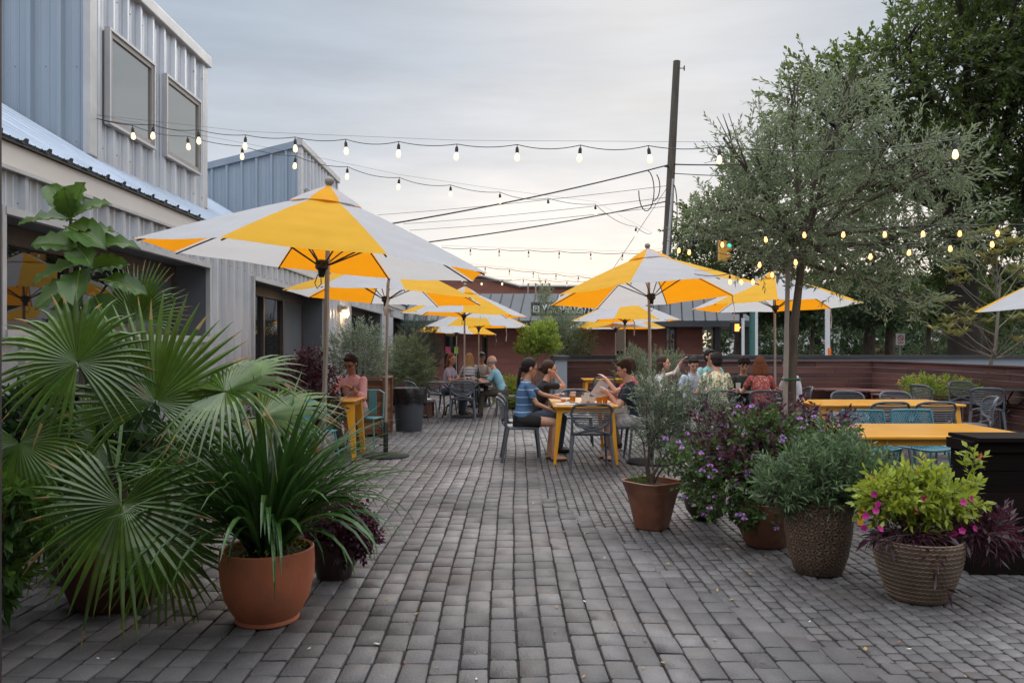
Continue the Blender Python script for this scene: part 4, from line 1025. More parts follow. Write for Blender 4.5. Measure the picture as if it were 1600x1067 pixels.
# ---------------- plants ----------------
def rdir(zmin=-1, zmax=1):
    z = U(zmin, zmax); a = U(0, 6.2832); s = math.sqrt(max(0, 1 - z * z)); return V((s * math.cos(a), s * math.sin(a), z))
def sprig(lb, tb, p, d, L, n, ll, lw, spread=50, curl=.1, grav=.0, tw=.002, pairs=True, jit=.25, mi=0):
    d = d.normalized(); pts = [p.copy()]; k = max(3, int(n / 3)); q = p.copy(); dd = d.copy()
    for i in range(k):
        dd = (dd + V((U(-.12, .12), U(-.12, .12), U(-.10, .10) - grav))).normalized(); q = q + dd * (L / k); pts.append(q.copy())
    if tb is not None: tb.tube([pts[0], pts[k // 2], pts[-1]], [tw, tw * .8, tw * .4], 3, cap=False)
    for i in range(n):
        t = .12 + .88 * (i + U(0, .6)) / n; f = t * k; j = min(k - 1, int(f)); b = pts[j].lerp(pts[j + 1], min(1, f - j)); ax = (pts[j + 1] - pts[j]).normalized()
        o = ax.orthogonal().normalized(); o = Quaternion(ax, i * 2.4 + U(-.5, .5)) @ o
        a = R(spread * (1 - .45 * t) + U(-14, 14)); ld = (ax * math.cos(a) + o * math.sin(a)).normalized()
        sd = ld.cross(rdir()).normalized(); s = U(1 - jit, 1 + jit)
        lb.leaf(b, ld, sd, ll * s, lw * s, curl * U(0, 2), mi)
def pot_plain(name, label, loc, prof, mat, soilz, soilr, mod=None, n=56, cat='pot', group=None, soil=True):
    t = thing(name, label, cat, loc, 0, group); mb = MB(); mb.lathe(prof, n, mod=mod); mb.build('pot_body', mat, t, True, 50)
    if soil:
        mb = MB(); mb.lathe([(soilr, soilz), (soilr * .5, soilz + .012), (0, soilz + .02)], 24); mb.build('soil', M_soil, t, True)
    return t
def wallprof(out, th=.018):
    """outside profile bottom to top, then back down inside"""
    top = out[-1]; return [(0, out[0][1])] + out + [(top[0] - th * .4, top[1] + .006), (top[0] - th, top[1])] + [(top[0] - th - .006, top[1] - .08)]

def fan_leaf(mb, hub, up, nrm, Rr, spread=300, nseg=46, join=.45, droop=.35, mi=0, stiff=.0):
    up = V(up).normalized(); nrm = V(nrm).normalized(); nrm = (nrm - up * nrm.dot(up)).normalized(); sd = up.cross(nrm).normalized(); hub = V(hub)
    da = R(spread) / nseg
    for i in range(nseg):
        a = -R(spread) / 2 + (i + .5) * da; edge = abs(a) / (R(spread) / 2)
        L_ = Rr * (1 - .22 * edge ** 2) * U(.93, 1.04); tw = U(-.25, .25); bend = droop * U(.6, 1.4) + (U(.3, .9) if U(0, 1) < .13 else 0)
        c = up * math.cos(a) + sd * math.sin(a); tg = (-up * math.sin(a) + sd * math.cos(a))
        ts = [.02, .2, .45, .62, .78, .9, 1.0]; vs = []
        for t in ts:
            hw = t * L_ * math.tan(da / 2) if t <= join else join * L_ * math.tan(da / 2) * (1 - ((t - join) / (1 - join)) ** 1.25) + .0008
            lift = .06 * Rr * math.sin(t * 2.2) * (1 + .3 * math.sin(a * 3))
            p = hub + c * (L_ * t) + nrm * lift + V((0, 0, -bend * L_ * max(0, t - join * .8) ** 1.8))
            if t > join: p += tg * (tw * .25 * (t - join) * L_ * .5)
            ridge = nrm * (hw * .75)
            vs += [p - tg * hw, p + ridge, p + tg * hw]
        fs = []
        for k in range(len(ts) - 1):
            b = k * 3; fs += [(b, b + 3, b + 4, b + 1), (b + 1, b + 4, b + 5, b + 2)]
        mb.add(vs, fs, mi)
        if U(0, 1) < .4:
            for q_ in range(1, 3 if U(0, 1) < .6 else 5): mb.m[-q_] = 1
L_dry = leafm('dry_leaf_tip', (.34, .24, .10), (.20, .13, .06), .2, .6)
def fan_palm():
    c = V((-2.32, 4.66, 0))
    t = pot_plain('fan_palm', 'big fan palm with spread pleated leaves in a terracotta pot coloured as if in shade, front left', tuple(c),
                  wallprof([(.20, 0), (.21, .02), (.235, .03), (.29, .18), (.30, .30), (.295, .38)]), M_terrashade, .34, .27, cat='potted palm')
    mb = MB(); mb.tube([(0, 0, .3), (.01, .02, .55), (.0, .0, .8)], [.07, .06, .05], 10); mb.build('trunk', M_bark, t, True)
    core = V((0, 0, .72))
    # (px, py, depth, up vector, facing normal, radius, spread, droop)
    leaves = [
        (121, 566, 4.15, (-.25, 0, 1), (.25, -1, .35), .45, 330, .5),
        (243, 628, 4.25, (.10, .1, 1), (.05, -1, .25), .62, 265, .10),
        (352, 612, 4.10, (.95, -.05, .28), (.0, -.55, 1), .48, 300, .6),
        (191, 787, 3.95, (-.05, -.25, -1), (.0, -1, .45), .54, 300, .15),
        (30, 690, 4.10, (.1, 0, -.8), (.3, -.8, .8), .40, 280, .40),
        (150, 690, 4.9, (-.3, .2, -.3), (.1, -1, .5), .46, 300, .5),
        (410, 650, 4.6, (1, .1, .12), (.1, -.4, 1), .50, 250, .5),
        (270, 730, 4.6, (.7, 0, -.5), (.1, -1, .6), .46, 280, .4),
        (80, 780, 4.5, (-.6, 0, -.5), (.1, -1, .6), .46, 280, .4),
        (215, 500, 5.2, (.0, .2, 1), (-.1, -1, .2), .42, 220, .1),
        (255, 850, 4.4, (.5, -.2, -1), (.2, -1, .5), .42, 260, .3)]
    for px, py, d, up, nr, rad_, sp_, dr in leaves:
        hub = P(px, py, d) - c; mb = MB(); fan_leaf(mb, hub, up, nr, rad_, sp_, 40, .50, dr); fr = mb.build('frond', [L_palm, L_dry], t, False)
        mb = MB(); mid = core.lerp(hub, .5) + V((0, 0, .12)); k = [core.lerp(hub, 0), core.lerp(mid, .55), mid.lerp(hub, .45), hub + V(up).normalized() * .04]
        mb.tube(k, [.013, .010, .008, .005], 6); mb.build('leaf_stalk', pm('stalk_green', (.08, .15, .035), (.06, .11, .03), 5, rough=.4), fr, True)
fan_palm()
def strap_plant():
    c = V((-1.345, 4.38, 0))
    t = pot_plain('strap_leaf_plant', 'arching strap leaved lily plant in the bright round terracotta pot', tuple(c),
                  wallprof([(.155, 0), (.17, .006), (.172, .018), (.165, .028), (.19, .06), (.225, .13), (.247, .22), (.254, .31), (.250, .395)], .02), M_terra, .36, .23, cat='potted plant')
    mb = MB(); tb = MB()
    for i in range(330):
        a = U(0, 6.283); lean = U(.05, 1) ** .8; r0 = U(0, .10); p = V((r0 * math.cos(a), r0 * math.sin(a), .37)); L_ = U(.75, 1.12) * (1 - .1 * lean)
        h = V((math.cos(a + U(-.4, .4)), math.sin(a + U(-.4, .4)), 0)); el = R(88 - 40 * lean); w = U(.009, .0155); side = h.cross(V((0, 0, 1))); n = 9; vs = []
        q = p.copy(); e = el; bend = U(.01, .08) + .085 * lean * U(0, 1.5)
        for k in range(n + 1):
            f = k / n; hw = w * min(1, 2.2 * (1 - f) ** .7) * (.6 + .4 * min(1, f * 4))
            dd = h * math.cos(e) + V((0, 0, math.sin(e))); nn = side.cross(dd)
            vs += [q - side * hw, q - nn * hw * .45, q + side * hw]; q = q + dd * (L_ / n); e -= bend * (1 + 2.0 * f)
        mb.add(vs, [x for k in range(n) for x in ((3 * k, 3 * k + 3, 3 * k + 4, 3 * k + 1), (3 * k + 1, 3 * k + 4, 3 * k + 5, 3 * k + 2))])
    mb.build('foliage', L_strap, t)
    mb = MB()
    for i in range(420):
        a = U(0, 6.283); r = .225 * U(0, 1) ** .5; p = V((r * math.cos(a), r * math.sin(a), .37 + U(0, .05)))
        mb.leaf(p, rdir(.1, 1), rdir().cross(V((0, 0, 1))).normalized(), U(.012, .022), U(.01, .016))
    mb.build('groundcover', L_limeshrub, t)
strap_plant()
def fig():
    c = V((-2.78, 5.15, 0)); t = thing('fiddle_leaf_fig', 'tall fiddle-leaf fig with broad crinkled leaves before the first window', 'potted tree', tuple(c))
    mb = MB(); mb.lathe(wallprof([(.17, 0), (.2, .15), (.22, .36)]), 32); mb.build('pot_body', M_potdark, t, True)
    mb = MB(); stem = [V((0, 0, .3)), P(128, 560, 5.15) - c, P(125, 430, 5.15) - c, P(112, 380, 5.1) - c, P(110, 335, 5.1) - c]; mb.tube(stem, [.022, .018, .014, .011, .008], 7)
    mb.tube([stem[1], P(150, 470, 5.1) - c, P(170, 440, 5.1) - c], [.012, .01, .007], 6); mb.build('trunk', M_bark, t, True)
    def big(p, d, nrm, L_, W):
        d = V(d).normalized(); nrm = V(nrm); nrm = (nrm - d * nrm.dot(d)).normalized(); s = d.cross(nrm); vs = []; n, m = 9, 6
        for i in range(n + 1):
            f = i / n; hw = W * .5 * (math.sin(math.pi * min(1, f ** .72 * .97 + .03)) ** .62) * (.72 + .42 * f); q = p + d * (L_ * f) - V((0, 0, .22 * L_ * f * f))
            for j in range(m + 1):
                u = j / m * 2 - 1; rip = .016 * math.sin(f * 26 + abs(u) * 3) * abs(u)
                vs.append(q + s * (hw * u) + nrm * (hw * .42 * abs(u) ** 1.3 + rip - .01))
        w = m + 1; mb = MB(); mb.add(vs, [(i * w + j, (i + 1) * w + j, (i + 1) * w + j + 1, i * w + j + 1) for i in range(n) for j in range(m)])
        lf = mb.build('leaf', L_fig, t, True, 180)
        mb = MB(); mb.tube([p + d * (L_ * f) - V((0, 0, .22 * L_ * f * f)) + nrm * -.008 for f in (-.12, 0, .3, .6, .9)], [.005, .005, .004, .003, .001], 5); mb.build('midrib', L_lime, lf, True)
    for px, py, up, nr, L_, W in [
        (112, 345, (-.45, 0, .8), (.5, -.8, .3), .27, .17), (112, 345, (.35, -.1, .9), (-.3, -1, .2), .26, .16), (112, 348, (.9, 0, .55), (-.4, -.7, .8), .27, .16), (112, 350, (-.95, 0, .12), (.1, -.6, 1), .30, .15),
        (112, 350, (.05, -.4, .9), (.1, -1, .3), .22, .14), (108, 362, (.75, -.3, -.2), (0, -.9, .8), .30, .20), (115, 372, (.8, .2, .25), (-.1, -.5, .9), .24, .15),
        (122, 395, (-.7, -.2, .2), (0, -.9, .8), .24, .17), (122, 395, (.5, -.5, -.2), (.1, -1, .6), .25, .19), (124, 392, (1, 0, .2), (0, -.6, .9), .36, .15),
        (126, 420, (-.9, -.1, -.2), (.1, -.7, 1), .26, .16), (126, 430, (.2, -.5, -.4), (0, -1, .5), .26, .2), (150, 470, (.5, -.3, -.6), (0, -1, .5), .25, .19), (165, 445, (.8, .1, -.1), (0, -.8, .8), .24, .15),
        (126, 450, (-.6, -.3, -.3), (0, -1, .6), .24, .17), (128, 470, (-.3, -.4, -.5), (0, -1, .5), .22, .16), (140, 430, (.7, .1, .3), (0, -.9, .6), .24, .15), (128, 490, (.3, -.4, -.3), (0, -1, .5), .22, .17)]:
        big(P(px, py - 8, 5.1) - c + V((0, -.02, 0)), up, nr, L_ * 1.12, W * 1.15)
fig()

def shrub(name, label, loc, blobs, nsp, sl_, nl, ll, lw, mat, cat='shrub', stems=None, spread=50, grav=0, out=.9, up=.5, flowers=None, bark=None, parent=None, group=None, lo=.25, tw=.0025, curl=.1, pname='foliage'):
    """blobs: (offset, radii). sprigs start inside each blob and grow outward"""
    t = parent or thing(name, label, cat, loc, 0, group); lb, tb = MB(), MB(); fl = MB()
    vol = [b[1][0] * b[1][1] * b[1][2] for b in blobs]; tot = sum(vol)
    for (o, r), v in zip(blobs, vol):
        o = V(o); r = V(r)
        for i in range(max(4, int(nsp * v / tot))):
            q = rdir(); f = U(lo ** 3, 1) ** (1 / 3.); p = o + V((q.x * r.x * f, q.y * r.y * f, q.z * r.z * f)); d = (q * out + V((0, 0, up)) + rdir() * .45)
            L_ = sl_ * U(.7, 1.25); p0 = p - d.normalized() * L_ * .6
            sprig(lb, tb, p0, d, L_, nl, ll, lw, spread, curl, grav, tw)
            if flowers and U(0, 1) < flowers[1]:
                e = p0 + d.normalized() * (L_ * 1.02)
                for k in range(flowers[2]):
                    g = rdir(-.2, 1); fl.leaf(e + g * flowers[3] * .3, g, g.orthogonal().normalized(), flowers[3], flowers[3] * .9)
    tb.build('twigs', bark or M_bark, t); lb.build(pname, mat, t)
    if flowers and fl.v: fl.build('flowers', flowers[0], t)
    return t, lb
def stems(t, base, tips, r0, r1, mat=None, name='trunk', wob=.03, n=6):
    mb = MB()
    for tip in tips:
        b, e = V(base), V(tip); k = 5; pts = [b.lerp(e, i / k) + V((U(-wob, wob), U(-wob, wob), 0)) * (i not in (0, k)) for i in range(k + 1)]
        mb.tube(pts, [r0 + (r1 - r0) * i / k for i in range(k + 1)], n)
    return mb.build(name, mat or M_bark, t, True)

# right hand pots ------------------------------------------------------
def square_pot():
    c = V((1.165, 6.62, 0))
    def sq(r, z, q):
        q2 = q + .5 + z * 1.1; c_, s_ = abs(math.cos(q2)), abs(math.sin(q2)); k = .55; return r / ((c_ ** 4 + s_ ** 4) ** .25) * 1.0
    t = pot_plain('olive_shrub', 'airy young olive shrub in the twisted square brown pot', tuple(c),
                  wallprof([(.125, 0), (.13, .02), (.15, .14), (.175, .27), (.215, .385)], .02), M_terra2, .345, .16, mod=sq, n=64, cat='potted shrub')
    o = V((.0, 0, 0)); stems(t, (0, 0, .33), [(.05, 0, .6), (-.12, .02, .8), (.02, 0, .95), (.2, -.03, .85), (-.02, .05, 1.15), (.32, .02, .9)], .011, .004)
    shrub('', '', None, [((.09, 0, .98), (.23, .22, .28)), ((.36, 0, .98), (.28, .22, .24)), ((-.03, 0, 1.2), (.10, .12, .20)), ((.0, 0, .78), (.2, .16, .16))],
          230, .26, 20, .048, .010, L_olivesilver, parent=t, spread=48, up=.75, lo=.1)
    lb = MB(); tb = MB()
    for i in range(16): sprig(lb, tb, V((-.1, -.03, .35)), rdir(.2, .9), .10, 8, .05, .012)
    lb.build('seedling_leaves', L_lantana, t)
square_pot()
def plants_right():
    t = pot_plain('cordyline_pot', 'small dark round pot with spiky burgundy leaves, behind the olive shrub', (1.68, 6.95, 0),
                  wallprof([(.10, 0), (.16, .08), (.185, .18), (.165, .29)]), M_potdark, .26, .15, cat='potted plant')
    mb = MB()
    for i in range(120):
        a = U(0, 6.283); el = R(U(10, 85)); L_ = U(.45, .75); h = V((math.cos(a), math.sin(a), 0)); sd = h.cross(V((0, 0, 1))); q = V((0, 0, .3)); vs = []; e = el; w = U(.008, .014)
        for k in range(6):
            f = k / 5; hw = w * min(1, 1.8 * (1 - f)) ; dd = h * math.cos(e) + V((0, 0, math.sin(e))); vs += [q - sd * hw, q + sd * hw]; q = q + dd * (L_ / 5); e -= U(.02, .16)
        mb.add(vs, [(2 * k, 2 * k + 2, 2 * k + 3, 2 * k + 1) for k in range(5)])
    mb.build('foliage', L_burg, t)
    t = pot_plain('lantana_pot', 'wide terracotta bowl overflowing with lilac-flowered lantana', (1.93, 6.05, 0),
                  wallprof([(.15, 0), (.16, .02), (.165, .03), (.22, .16), (.245, .33)]), M_terra2, .30, .21, cat='potted plant')
    shrub('', '', None, [((-.28, .0, .42), (.36, .3, .24)), ((.1, 0, .62), (.45, .32, .26)), ((-.5, .15, .62), (.26, .24, .2)), ((.42, .1, .72), (.4, .3, .2)), ((-.05, .1, .85), (.3, .25, .18)), ((-.1, -.2, .32), (.25, .14, .14))],
          820, .17, 11, .040, .026, L_lantana, parent=t, spread=60, up=.15, flowers=(L_purple, .17, 16, .020), lo=.35)
    shrub('', '', None, [((-.22, .2, .86), (.36, .2, .18)), ((.22, .25, .95), (.35, .22, .14)), ((.62, .3, .90), (.26, .2, .10)), ((.0, .0, .66), (.5, .3, .2))],
          260, .2, 10, .055, .020, L_burg, parent=t, spread=45, up=.5, lo=.3, pname='burgundy_foliage')
    c = V((2.045, 5.32, 0))
    M_pat = star_mat()
    t = pot_plain('grey_green_shrub', 'dense grey-green narrow leaved shrub in the tall star-patterned brown pot', tuple(c),
                  wallprof([(.145, 0), (.155, .012), (.19, .12), (.215, .27), (.222, .39), (.218, .465), (.224, .475)]), M_pat, .43, .19, cat='potted shrub', n=80)
    shrub('', '', None, [((-.05, 0, .62), (.33, .28, .20)), ((.18, 0, .64), (.25, .26, .20)), ((.12, .08, .80), (.18, .2, .12)), ((.34, 0, .70), (.14, .14, .12)), ((-.24, -.05, .56), (.2, .2, .14)), ((.1, -.14, .52), (.26, .14, .10))],
          560, .19, 15, .058, .0125, L_rose, parent=t, spread=58, up=.7, lo=.35)
    c = V((2.435, 4.78, 0))
    def bas(r, z, q):
        row = z / .0265 + .16 * abs(math.sin(q * 22 + (int(z / .0265) % 2) * 1.57)); f = row - int(row); return r + .008 * f ** 1.5 - .002
    pr = [(.165 + .087 * math.sin(min(1, z / .30) * 1.35), z) for z in [i * .00331 for i in range(0, 108)]]
    t = pot_plain('basket_pot_planting', 'woven-look tan pot with lime foliage, magenta petunias and trailing purple stems', tuple(c),
                  wallprof(pr, .02), M_basket, .32, .21, mod=bas, n=264, cat='potted plant')
    shrub('', '', None, [((-.08, .02, .62), (.24, .2, .13)), ((.10, 0, .60), (.22, .2, .15)), ((-.2, 0, .55), (.14, .14, .13)), ((.04, .03, .74), (.07, .07, .10)), ((.27, 0, .62), (.09, .09, .12)), ((-.02, -.05, .47), (.14, .1, .08)), ((.31, 0, .70), (.04, .04, .10)), ((-.27, 0, .62), (.06, .06, .08)), ((.33, -.02, .80), (.025, .03, .07))],
          300, .14, 9, .058, .024, L_lime, parent=t, spread=62, up=.5, lo=.2)
    stems(t, (0, 0, .32), [(-.1, 0, .6), (.05, 0, .65), (.18, .02, .6), (.28, 0, .7), (-.22, 0, .5)], .005, .002)
    shrub('', '', None, [((.34, -.02, .40), (.16, .16, .10)), ((.02, -.08, .38), (.2, .1, .06)), ((.45, .0, .38), (.16, .12, .10)), ((.0, -.23, .28), (.05, .03, .12)), ((-.1, -.1, .40), (.2, .1, .06))],
          170, .22, 9, .075, .017, L_burg, parent=t, spread=50, up=.0, grav=.06, lo=.1, pname='trailing_foliage')
    for px, py in [(1365, 772), (1371, 787), (1368, 798), (1353, 806), (1350, 824), (1375, 826), (1503, 829), (1491, 833), (1522, 825), (1517, 779), (1505, 785), (1443, 778), (1432, 797)]:
        e = P(px, py, 4.55 + U(0, .15)) - c; nrm = (V((0, -1, .2)) + rdir() * .5).normalized(); mb = MB(); a = nrm.orthogonal().normalized()
        for k in range(5):
            g = (Quaternion(nrm, k * 1.2566) @ a); mb.leaf(e, (g + nrm * .35).normalized(), g.cross(nrm).normalized(), .024, .026)
        mb.build('petunia_flower', L_magenta, t)
    for px, py, s in [(1533, 712, .022), (1530, 716, .018), (1362, 746, .016), (1433, 738, .014)]:
        e = P(px, py, 4.7) - c; mb = MB()
        for k in range(9): g = rdir(-.2, 1); mb.leaf(e, g, g.orthogonal().normalized(), s, s * .4)
        mb.build('red_flower', L_red, t)
    # small things around the left pots
    t = pot_plain('burgundy_pot', 'dark burgundy foliage mound in a pot behind the bright terracotta pot', (-1.16, 5.2, 0),
                  wallprof([(.11, 0), (.15, .15), (.17, .26)]), M_potdark, .23, .14, cat='potted plant')
    shrub('', '', None, [((.02, 0, .33), (.24, .22, .20)), ((.1, -.02, .24), (.2, .2, .14))], 420, .10, 10, .034, .022, L_burg, parent=t, spread=60, up=.1, lo=.4)
def star_mat():
    m = bpy.data.materials.new('star_pattern_clay'); m.use_nodes = True; nt, N, L, b = nodes_of(m); tc = N("ShaderNodeTexCoord")
    v = N("ShaderNodeTexVoronoi"); v.inputs['Scale'].default_value = 22; v.inputs['Randomness'].default_value = .35; L(tc.outputs['Object'], v.inputs['Vector'])
    sb = N("ShaderNodeVectorMath"); sb.operation = 'SUBTRACT'; L(tc.outputs['Object'], sb.inputs[0]); L(v.outputs['Position'], sb.inputs[1])
    sp = N("ShaderNodeSeparateXYZ"); L(sb.outputs[0], sp.inputs[0]); s0 = N("ShaderNodeSeparateXYZ"); L(tc.outputs['Object'], s0.inputs[0])
    # petals: angle around each cell centre in the surface
    cr = N("ShaderNodeVectorMath"); cr.operation = 'CROSS_PRODUCT'; L(tc.outputs['Object'], cr.inputs[0]); cr.inputs[1].default_value = (0, 0, 1)
    nm = N("ShaderNodeVectorMath"); nm.operation = 'NORMALIZE'; L(cr.outputs[0], nm.inputs[0]); dt = N("ShaderNodeVectorMath"); dt.operation = 'DOT_PRODUCT'; L(sb.outputs[0], dt.inputs[0]); L(nm.outputs[0], dt.inputs[1])
    at = N("ShaderNodeMath"); at.operation = 'ARCTAN2'; L(sp.outputs[2], at.inputs[0]); L(dt.outputs['Value'], at.inputs[1])
    mu = N("ShaderNodeMath"); mu.operation = 'MULTIPLY'; mu.inputs[1].default_value = 5; L(at.outputs[0], mu.inputs[0]); si = N("ShaderNodeMath"); si.operation = 'SINE'; L(mu.outputs[0], si.inputs[0])
    mr = N("ShaderNodeMapRange"); mr.inputs[1].default_value = -.9; mr.inputs[2].default_value = .6; L(si.outputs[0], mr.inputs[0])
    mx = N("ShaderNodeMix"); mx.data_type = 'RGBA'; L(mr.outputs[0], mx.inputs[0]); mx.inputs[6].default_value = (.06, .035, .022, 1); mx.inputs[7].default_value = (.20, .125, .08, 1)
    n = N("ShaderNodeTexNoise"); n.inputs['Scale'].default_value = 9; L(tc.outputs['Object'], n.inputs['Vector'])
    m2 = N("ShaderNodeMix"); m2.data_type = 'RGBA'; m2.blend_type = 'MULTIPLY'; m2.inputs[0].default_value = .8; L(mx.outputs[2], m2.inputs[6]); r2 = N("ShaderNodeMapRange"); r2.inputs[1].default_value = .3; r2.inputs[2].default_value = .65; r2.inputs[3].default_value = .55; L(n.outputs[0], r2.inputs[0])
    cc = N("ShaderNodeCombineColor"); [L(r2.outputs[0], cc.inputs[i]) for i in range(3)]; L(cc.outputs[0], m2.inputs[7])
    L(m2.outputs[2], b.inputs['Base Color']); b.inputs['Roughness'].default_value = .6
    bp = N("ShaderNodeBump"); bp.inputs['Strength'].default_value = .9; bp.inputs['Distance'].default_value = .006; L(mr.outputs[0], bp.inputs['Height']); L(bp.outputs[0], b.inputs['Normal'])
    return m
plants_right()
def left_shrubs():
    t, _ = shrub('burgundy_shrub', 'tall dark burgundy shrub left of the man in pink', (-2.75, 10.4, 0), [((0, 0, 1.0), (.5, .3, .36)), ((.25, 0, .65), (.3, .3, .3)), ((-.35, 0, .8), (.4, .3, .3)), ((.1, 0, 1.25), (.25, .2, .25))], 700, .16, 10, .05, .028, L_burg, spread=60, lo=.35)
    stems(t, (0, 0, 0), [(-.2, 0, .8), (.1, 0, 1.1), (.25, 0, .7)], .014, .005)
    for loc, rr, lab, mat, n, ll, lw in [
        ((-2.62, 13.4, .9), (.60, .42, .50), 'silvery olive shrub in the cedar box behind the man in pink', L_olivesilver, 420, .06, .014),
        ((-2.15, 16.3, .55), (.55, .42, .58), 'rounded olive shrub in a dark pot behind the bin', L_olive, 560, .065, .016),
        ((-2.35, 19.8, .6), (.62, .5, .85), 'feathery blue-green shrub at the far end of the metal wall', L_blue, 620, .07, .012)]:
        base = V((loc[0], loc[1], 0)); t, _ = shrub('olive_shrub' if mat != L_blue else 'feathery_shrub', lab, tuple(base), [((0, 0, loc[2] + rr[2]), rr), ((.1, 0, loc[2] + rr[2] * 1.5), tuple(x * .6 for x in rr)), ((-.25, -.05, loc[2] + rr[2] * .8), tuple(x * .6 for x in rr)), ((.3, .0, loc[2] + rr[2] * .7), tuple(x * .55 for x in rr))], n, .26, 15, ll, lw, mat, up=.7, lo=.2, cat='potted shrub')
        stems(t, (0, 0, loc[2] - .25), [(U(-.25, .25), 0, loc[2] + rr[2] * .8) for _ in range(5)], .018, .006)
        mb = MB(); mb.lathe(wallprof([(.18, 0), (.24, loc[2] * .5), (.27, loc[2] - .02)]), 28); mb.build('pot_body', M_potdark if loc[2] < .8 else M_black, t, True)
    t, _ = shrub('lime_shrub', 'bright yellow-green shrub on a forked stem before the brick shop', (.62, 19.4, 0), [((0, 0, 1.72), (.50, .4, .32)), ((-.2, 0, 1.5), (.35, .35, .25)), ((.2, 0, 1.95), (.3, .3, .2)), ((.3, 0, 1.5), (.28, .3, .22))], 520, .22, 12, .07, .024, L_limeshrub, up=.7, lo=.15)
    stems(t, (0, 0, .4), [(-.3, 0, 1.5), (.0, 0, 1.6), (.25, 0, 1.55), (.4, 0, 1.4)], .025, .008, M_barkpale)
    t, _ = shrub('far_olive_tree', 'wispy grey olive tree beside the lime shrub, hiding part of the shop sign', (1.45, 21.4, 0), [((0, 0, 1.9), (.6, .5, .7)), ((-.5, 0, 2.45), (.35, .35, .6)), ((.3, 0, 1.6), (.6, .4, .5)), ((-.65, 0, 3.0), (.16, .2, .35))], 620, .34, 13, .085, .016, L_olive, cat='tree', up=.8, lo=.1)
    stems(t, (0, 0, 0), [(-.5, 0, 2.2), (.1, 0, 2.2), (.4, 0, 1.9), (-.2, 0, 2.0)], .03, .008, M_barkpale)
    shrub('lime_bush', 'low yellow-green bush with orange tips behind the bald man', (-.05, 19.0, 0), [((0, 0, .55), (.38, .35, .30)), ((.25, 0, .35), (.3, .3, .25)), ((-.1, 0, .25), (.35, .3, .2))], 330, .14, 10, .055, .024, L_limeshrub, flowers=(L_orangefl, .12, 6, .03))
    shrub('oleander_shrub', 'loose grey shrub standing before the patio wall behind the waving woman', (3.0, 17.6, 0), [((0, 0, 1.0), (.75, .4, .42)), ((-.4, 0, 1.25), (.25, .3, .3)), ((.5, 0, 1.2), (.3, .3, .22))], 420, .26, 12, .065, .013, L_olive, up=.8, lo=.1)
    shrub('flower_bush', 'low green bush dotted with yellow flowers below the loquat tree', (8.55, 15.9, 0), [((0, 0, .68), (.75, .4, .24)), ((.6, 0, .6), (.5, .35, .18)), ((-.4, 0, .74), (.4, .3, .2))], 620, .13, 10, .045, .024, L_limeshrub, flowers=(L_orangefl, .10, 6, .03), lo=.4)
left_shrubs()

# trees ------------------------------------------------------------------
def tree(name, label, base, trunk, tr, blobs, nsp, sl_, nl, ll, lw, leafm_, barkm, limb_r=.03, spread=45, up=.3, lo=.2, grav=.02, sub=6, cat='tree', tw=.004, group=None):
    t = thing(name, label, cat, tuple(base), 0, group); mb = MB(); mb.tube(trunk, tr, 12); top = V(trunk[-1])
    mb.build('trunk', barkm, t, True); lm = MB(); ends = []
    for o, r in blobs:
        o = V(o); r = V(r); b = top.lerp(V(trunk[-2]), U(0, .8)); mid = b.lerp(o, .5) + V((U(-.1, .1), U(-.1, .1), U(-.05, .2))) * r.x
        lm.tube([b, mid, o], [limb_r, limb_r * .75, limb_r * .45], 7)
        for k in range(sub):
            q = rdir(-.4, 1); e = o + V((q.x * r.x, q.y * r.y, q.z * r.z)) * .8; s = mid.lerp(o, U(.1, 1)); m2 = s.lerp(e, .5) + rdir() * r.x * .1
            lm.tube([s, m2, e], [limb_r * .4, limb_r * .28, limb_r * .12], 5, cap=False)
    lm.build('limbs', barkm, t, True)
    lb, tb = MB(), MB(); vol = [r[0] * r[1] * r[2] for o, r in blobs]; tot = sum(vol)
    for (o, r), v in zip(blobs, vol):
        o = V(o)
        for i in range(max(6, int(nsp * v / tot))):
            q = rdir(); f = U(lo ** 3, 1) ** (1 / 3.); p = o + V((q.x * r[0] * f, q.y * r[1] * f, q.z * r[2] * f)); d = q * .8 + V((0, 0, up)) + rdir() * .6; L_ = sl_ * U(.6, 1.3)
            sprig(lb, tb if tw else None, p - d.normalized() * L_ * .5, d, L_, nl, ll, lw, spread, .1, grav, tw or .002)
    if tb.v: tb.build('twigs', barkm, t)
    lb.build('crown', leafm_, t); return t
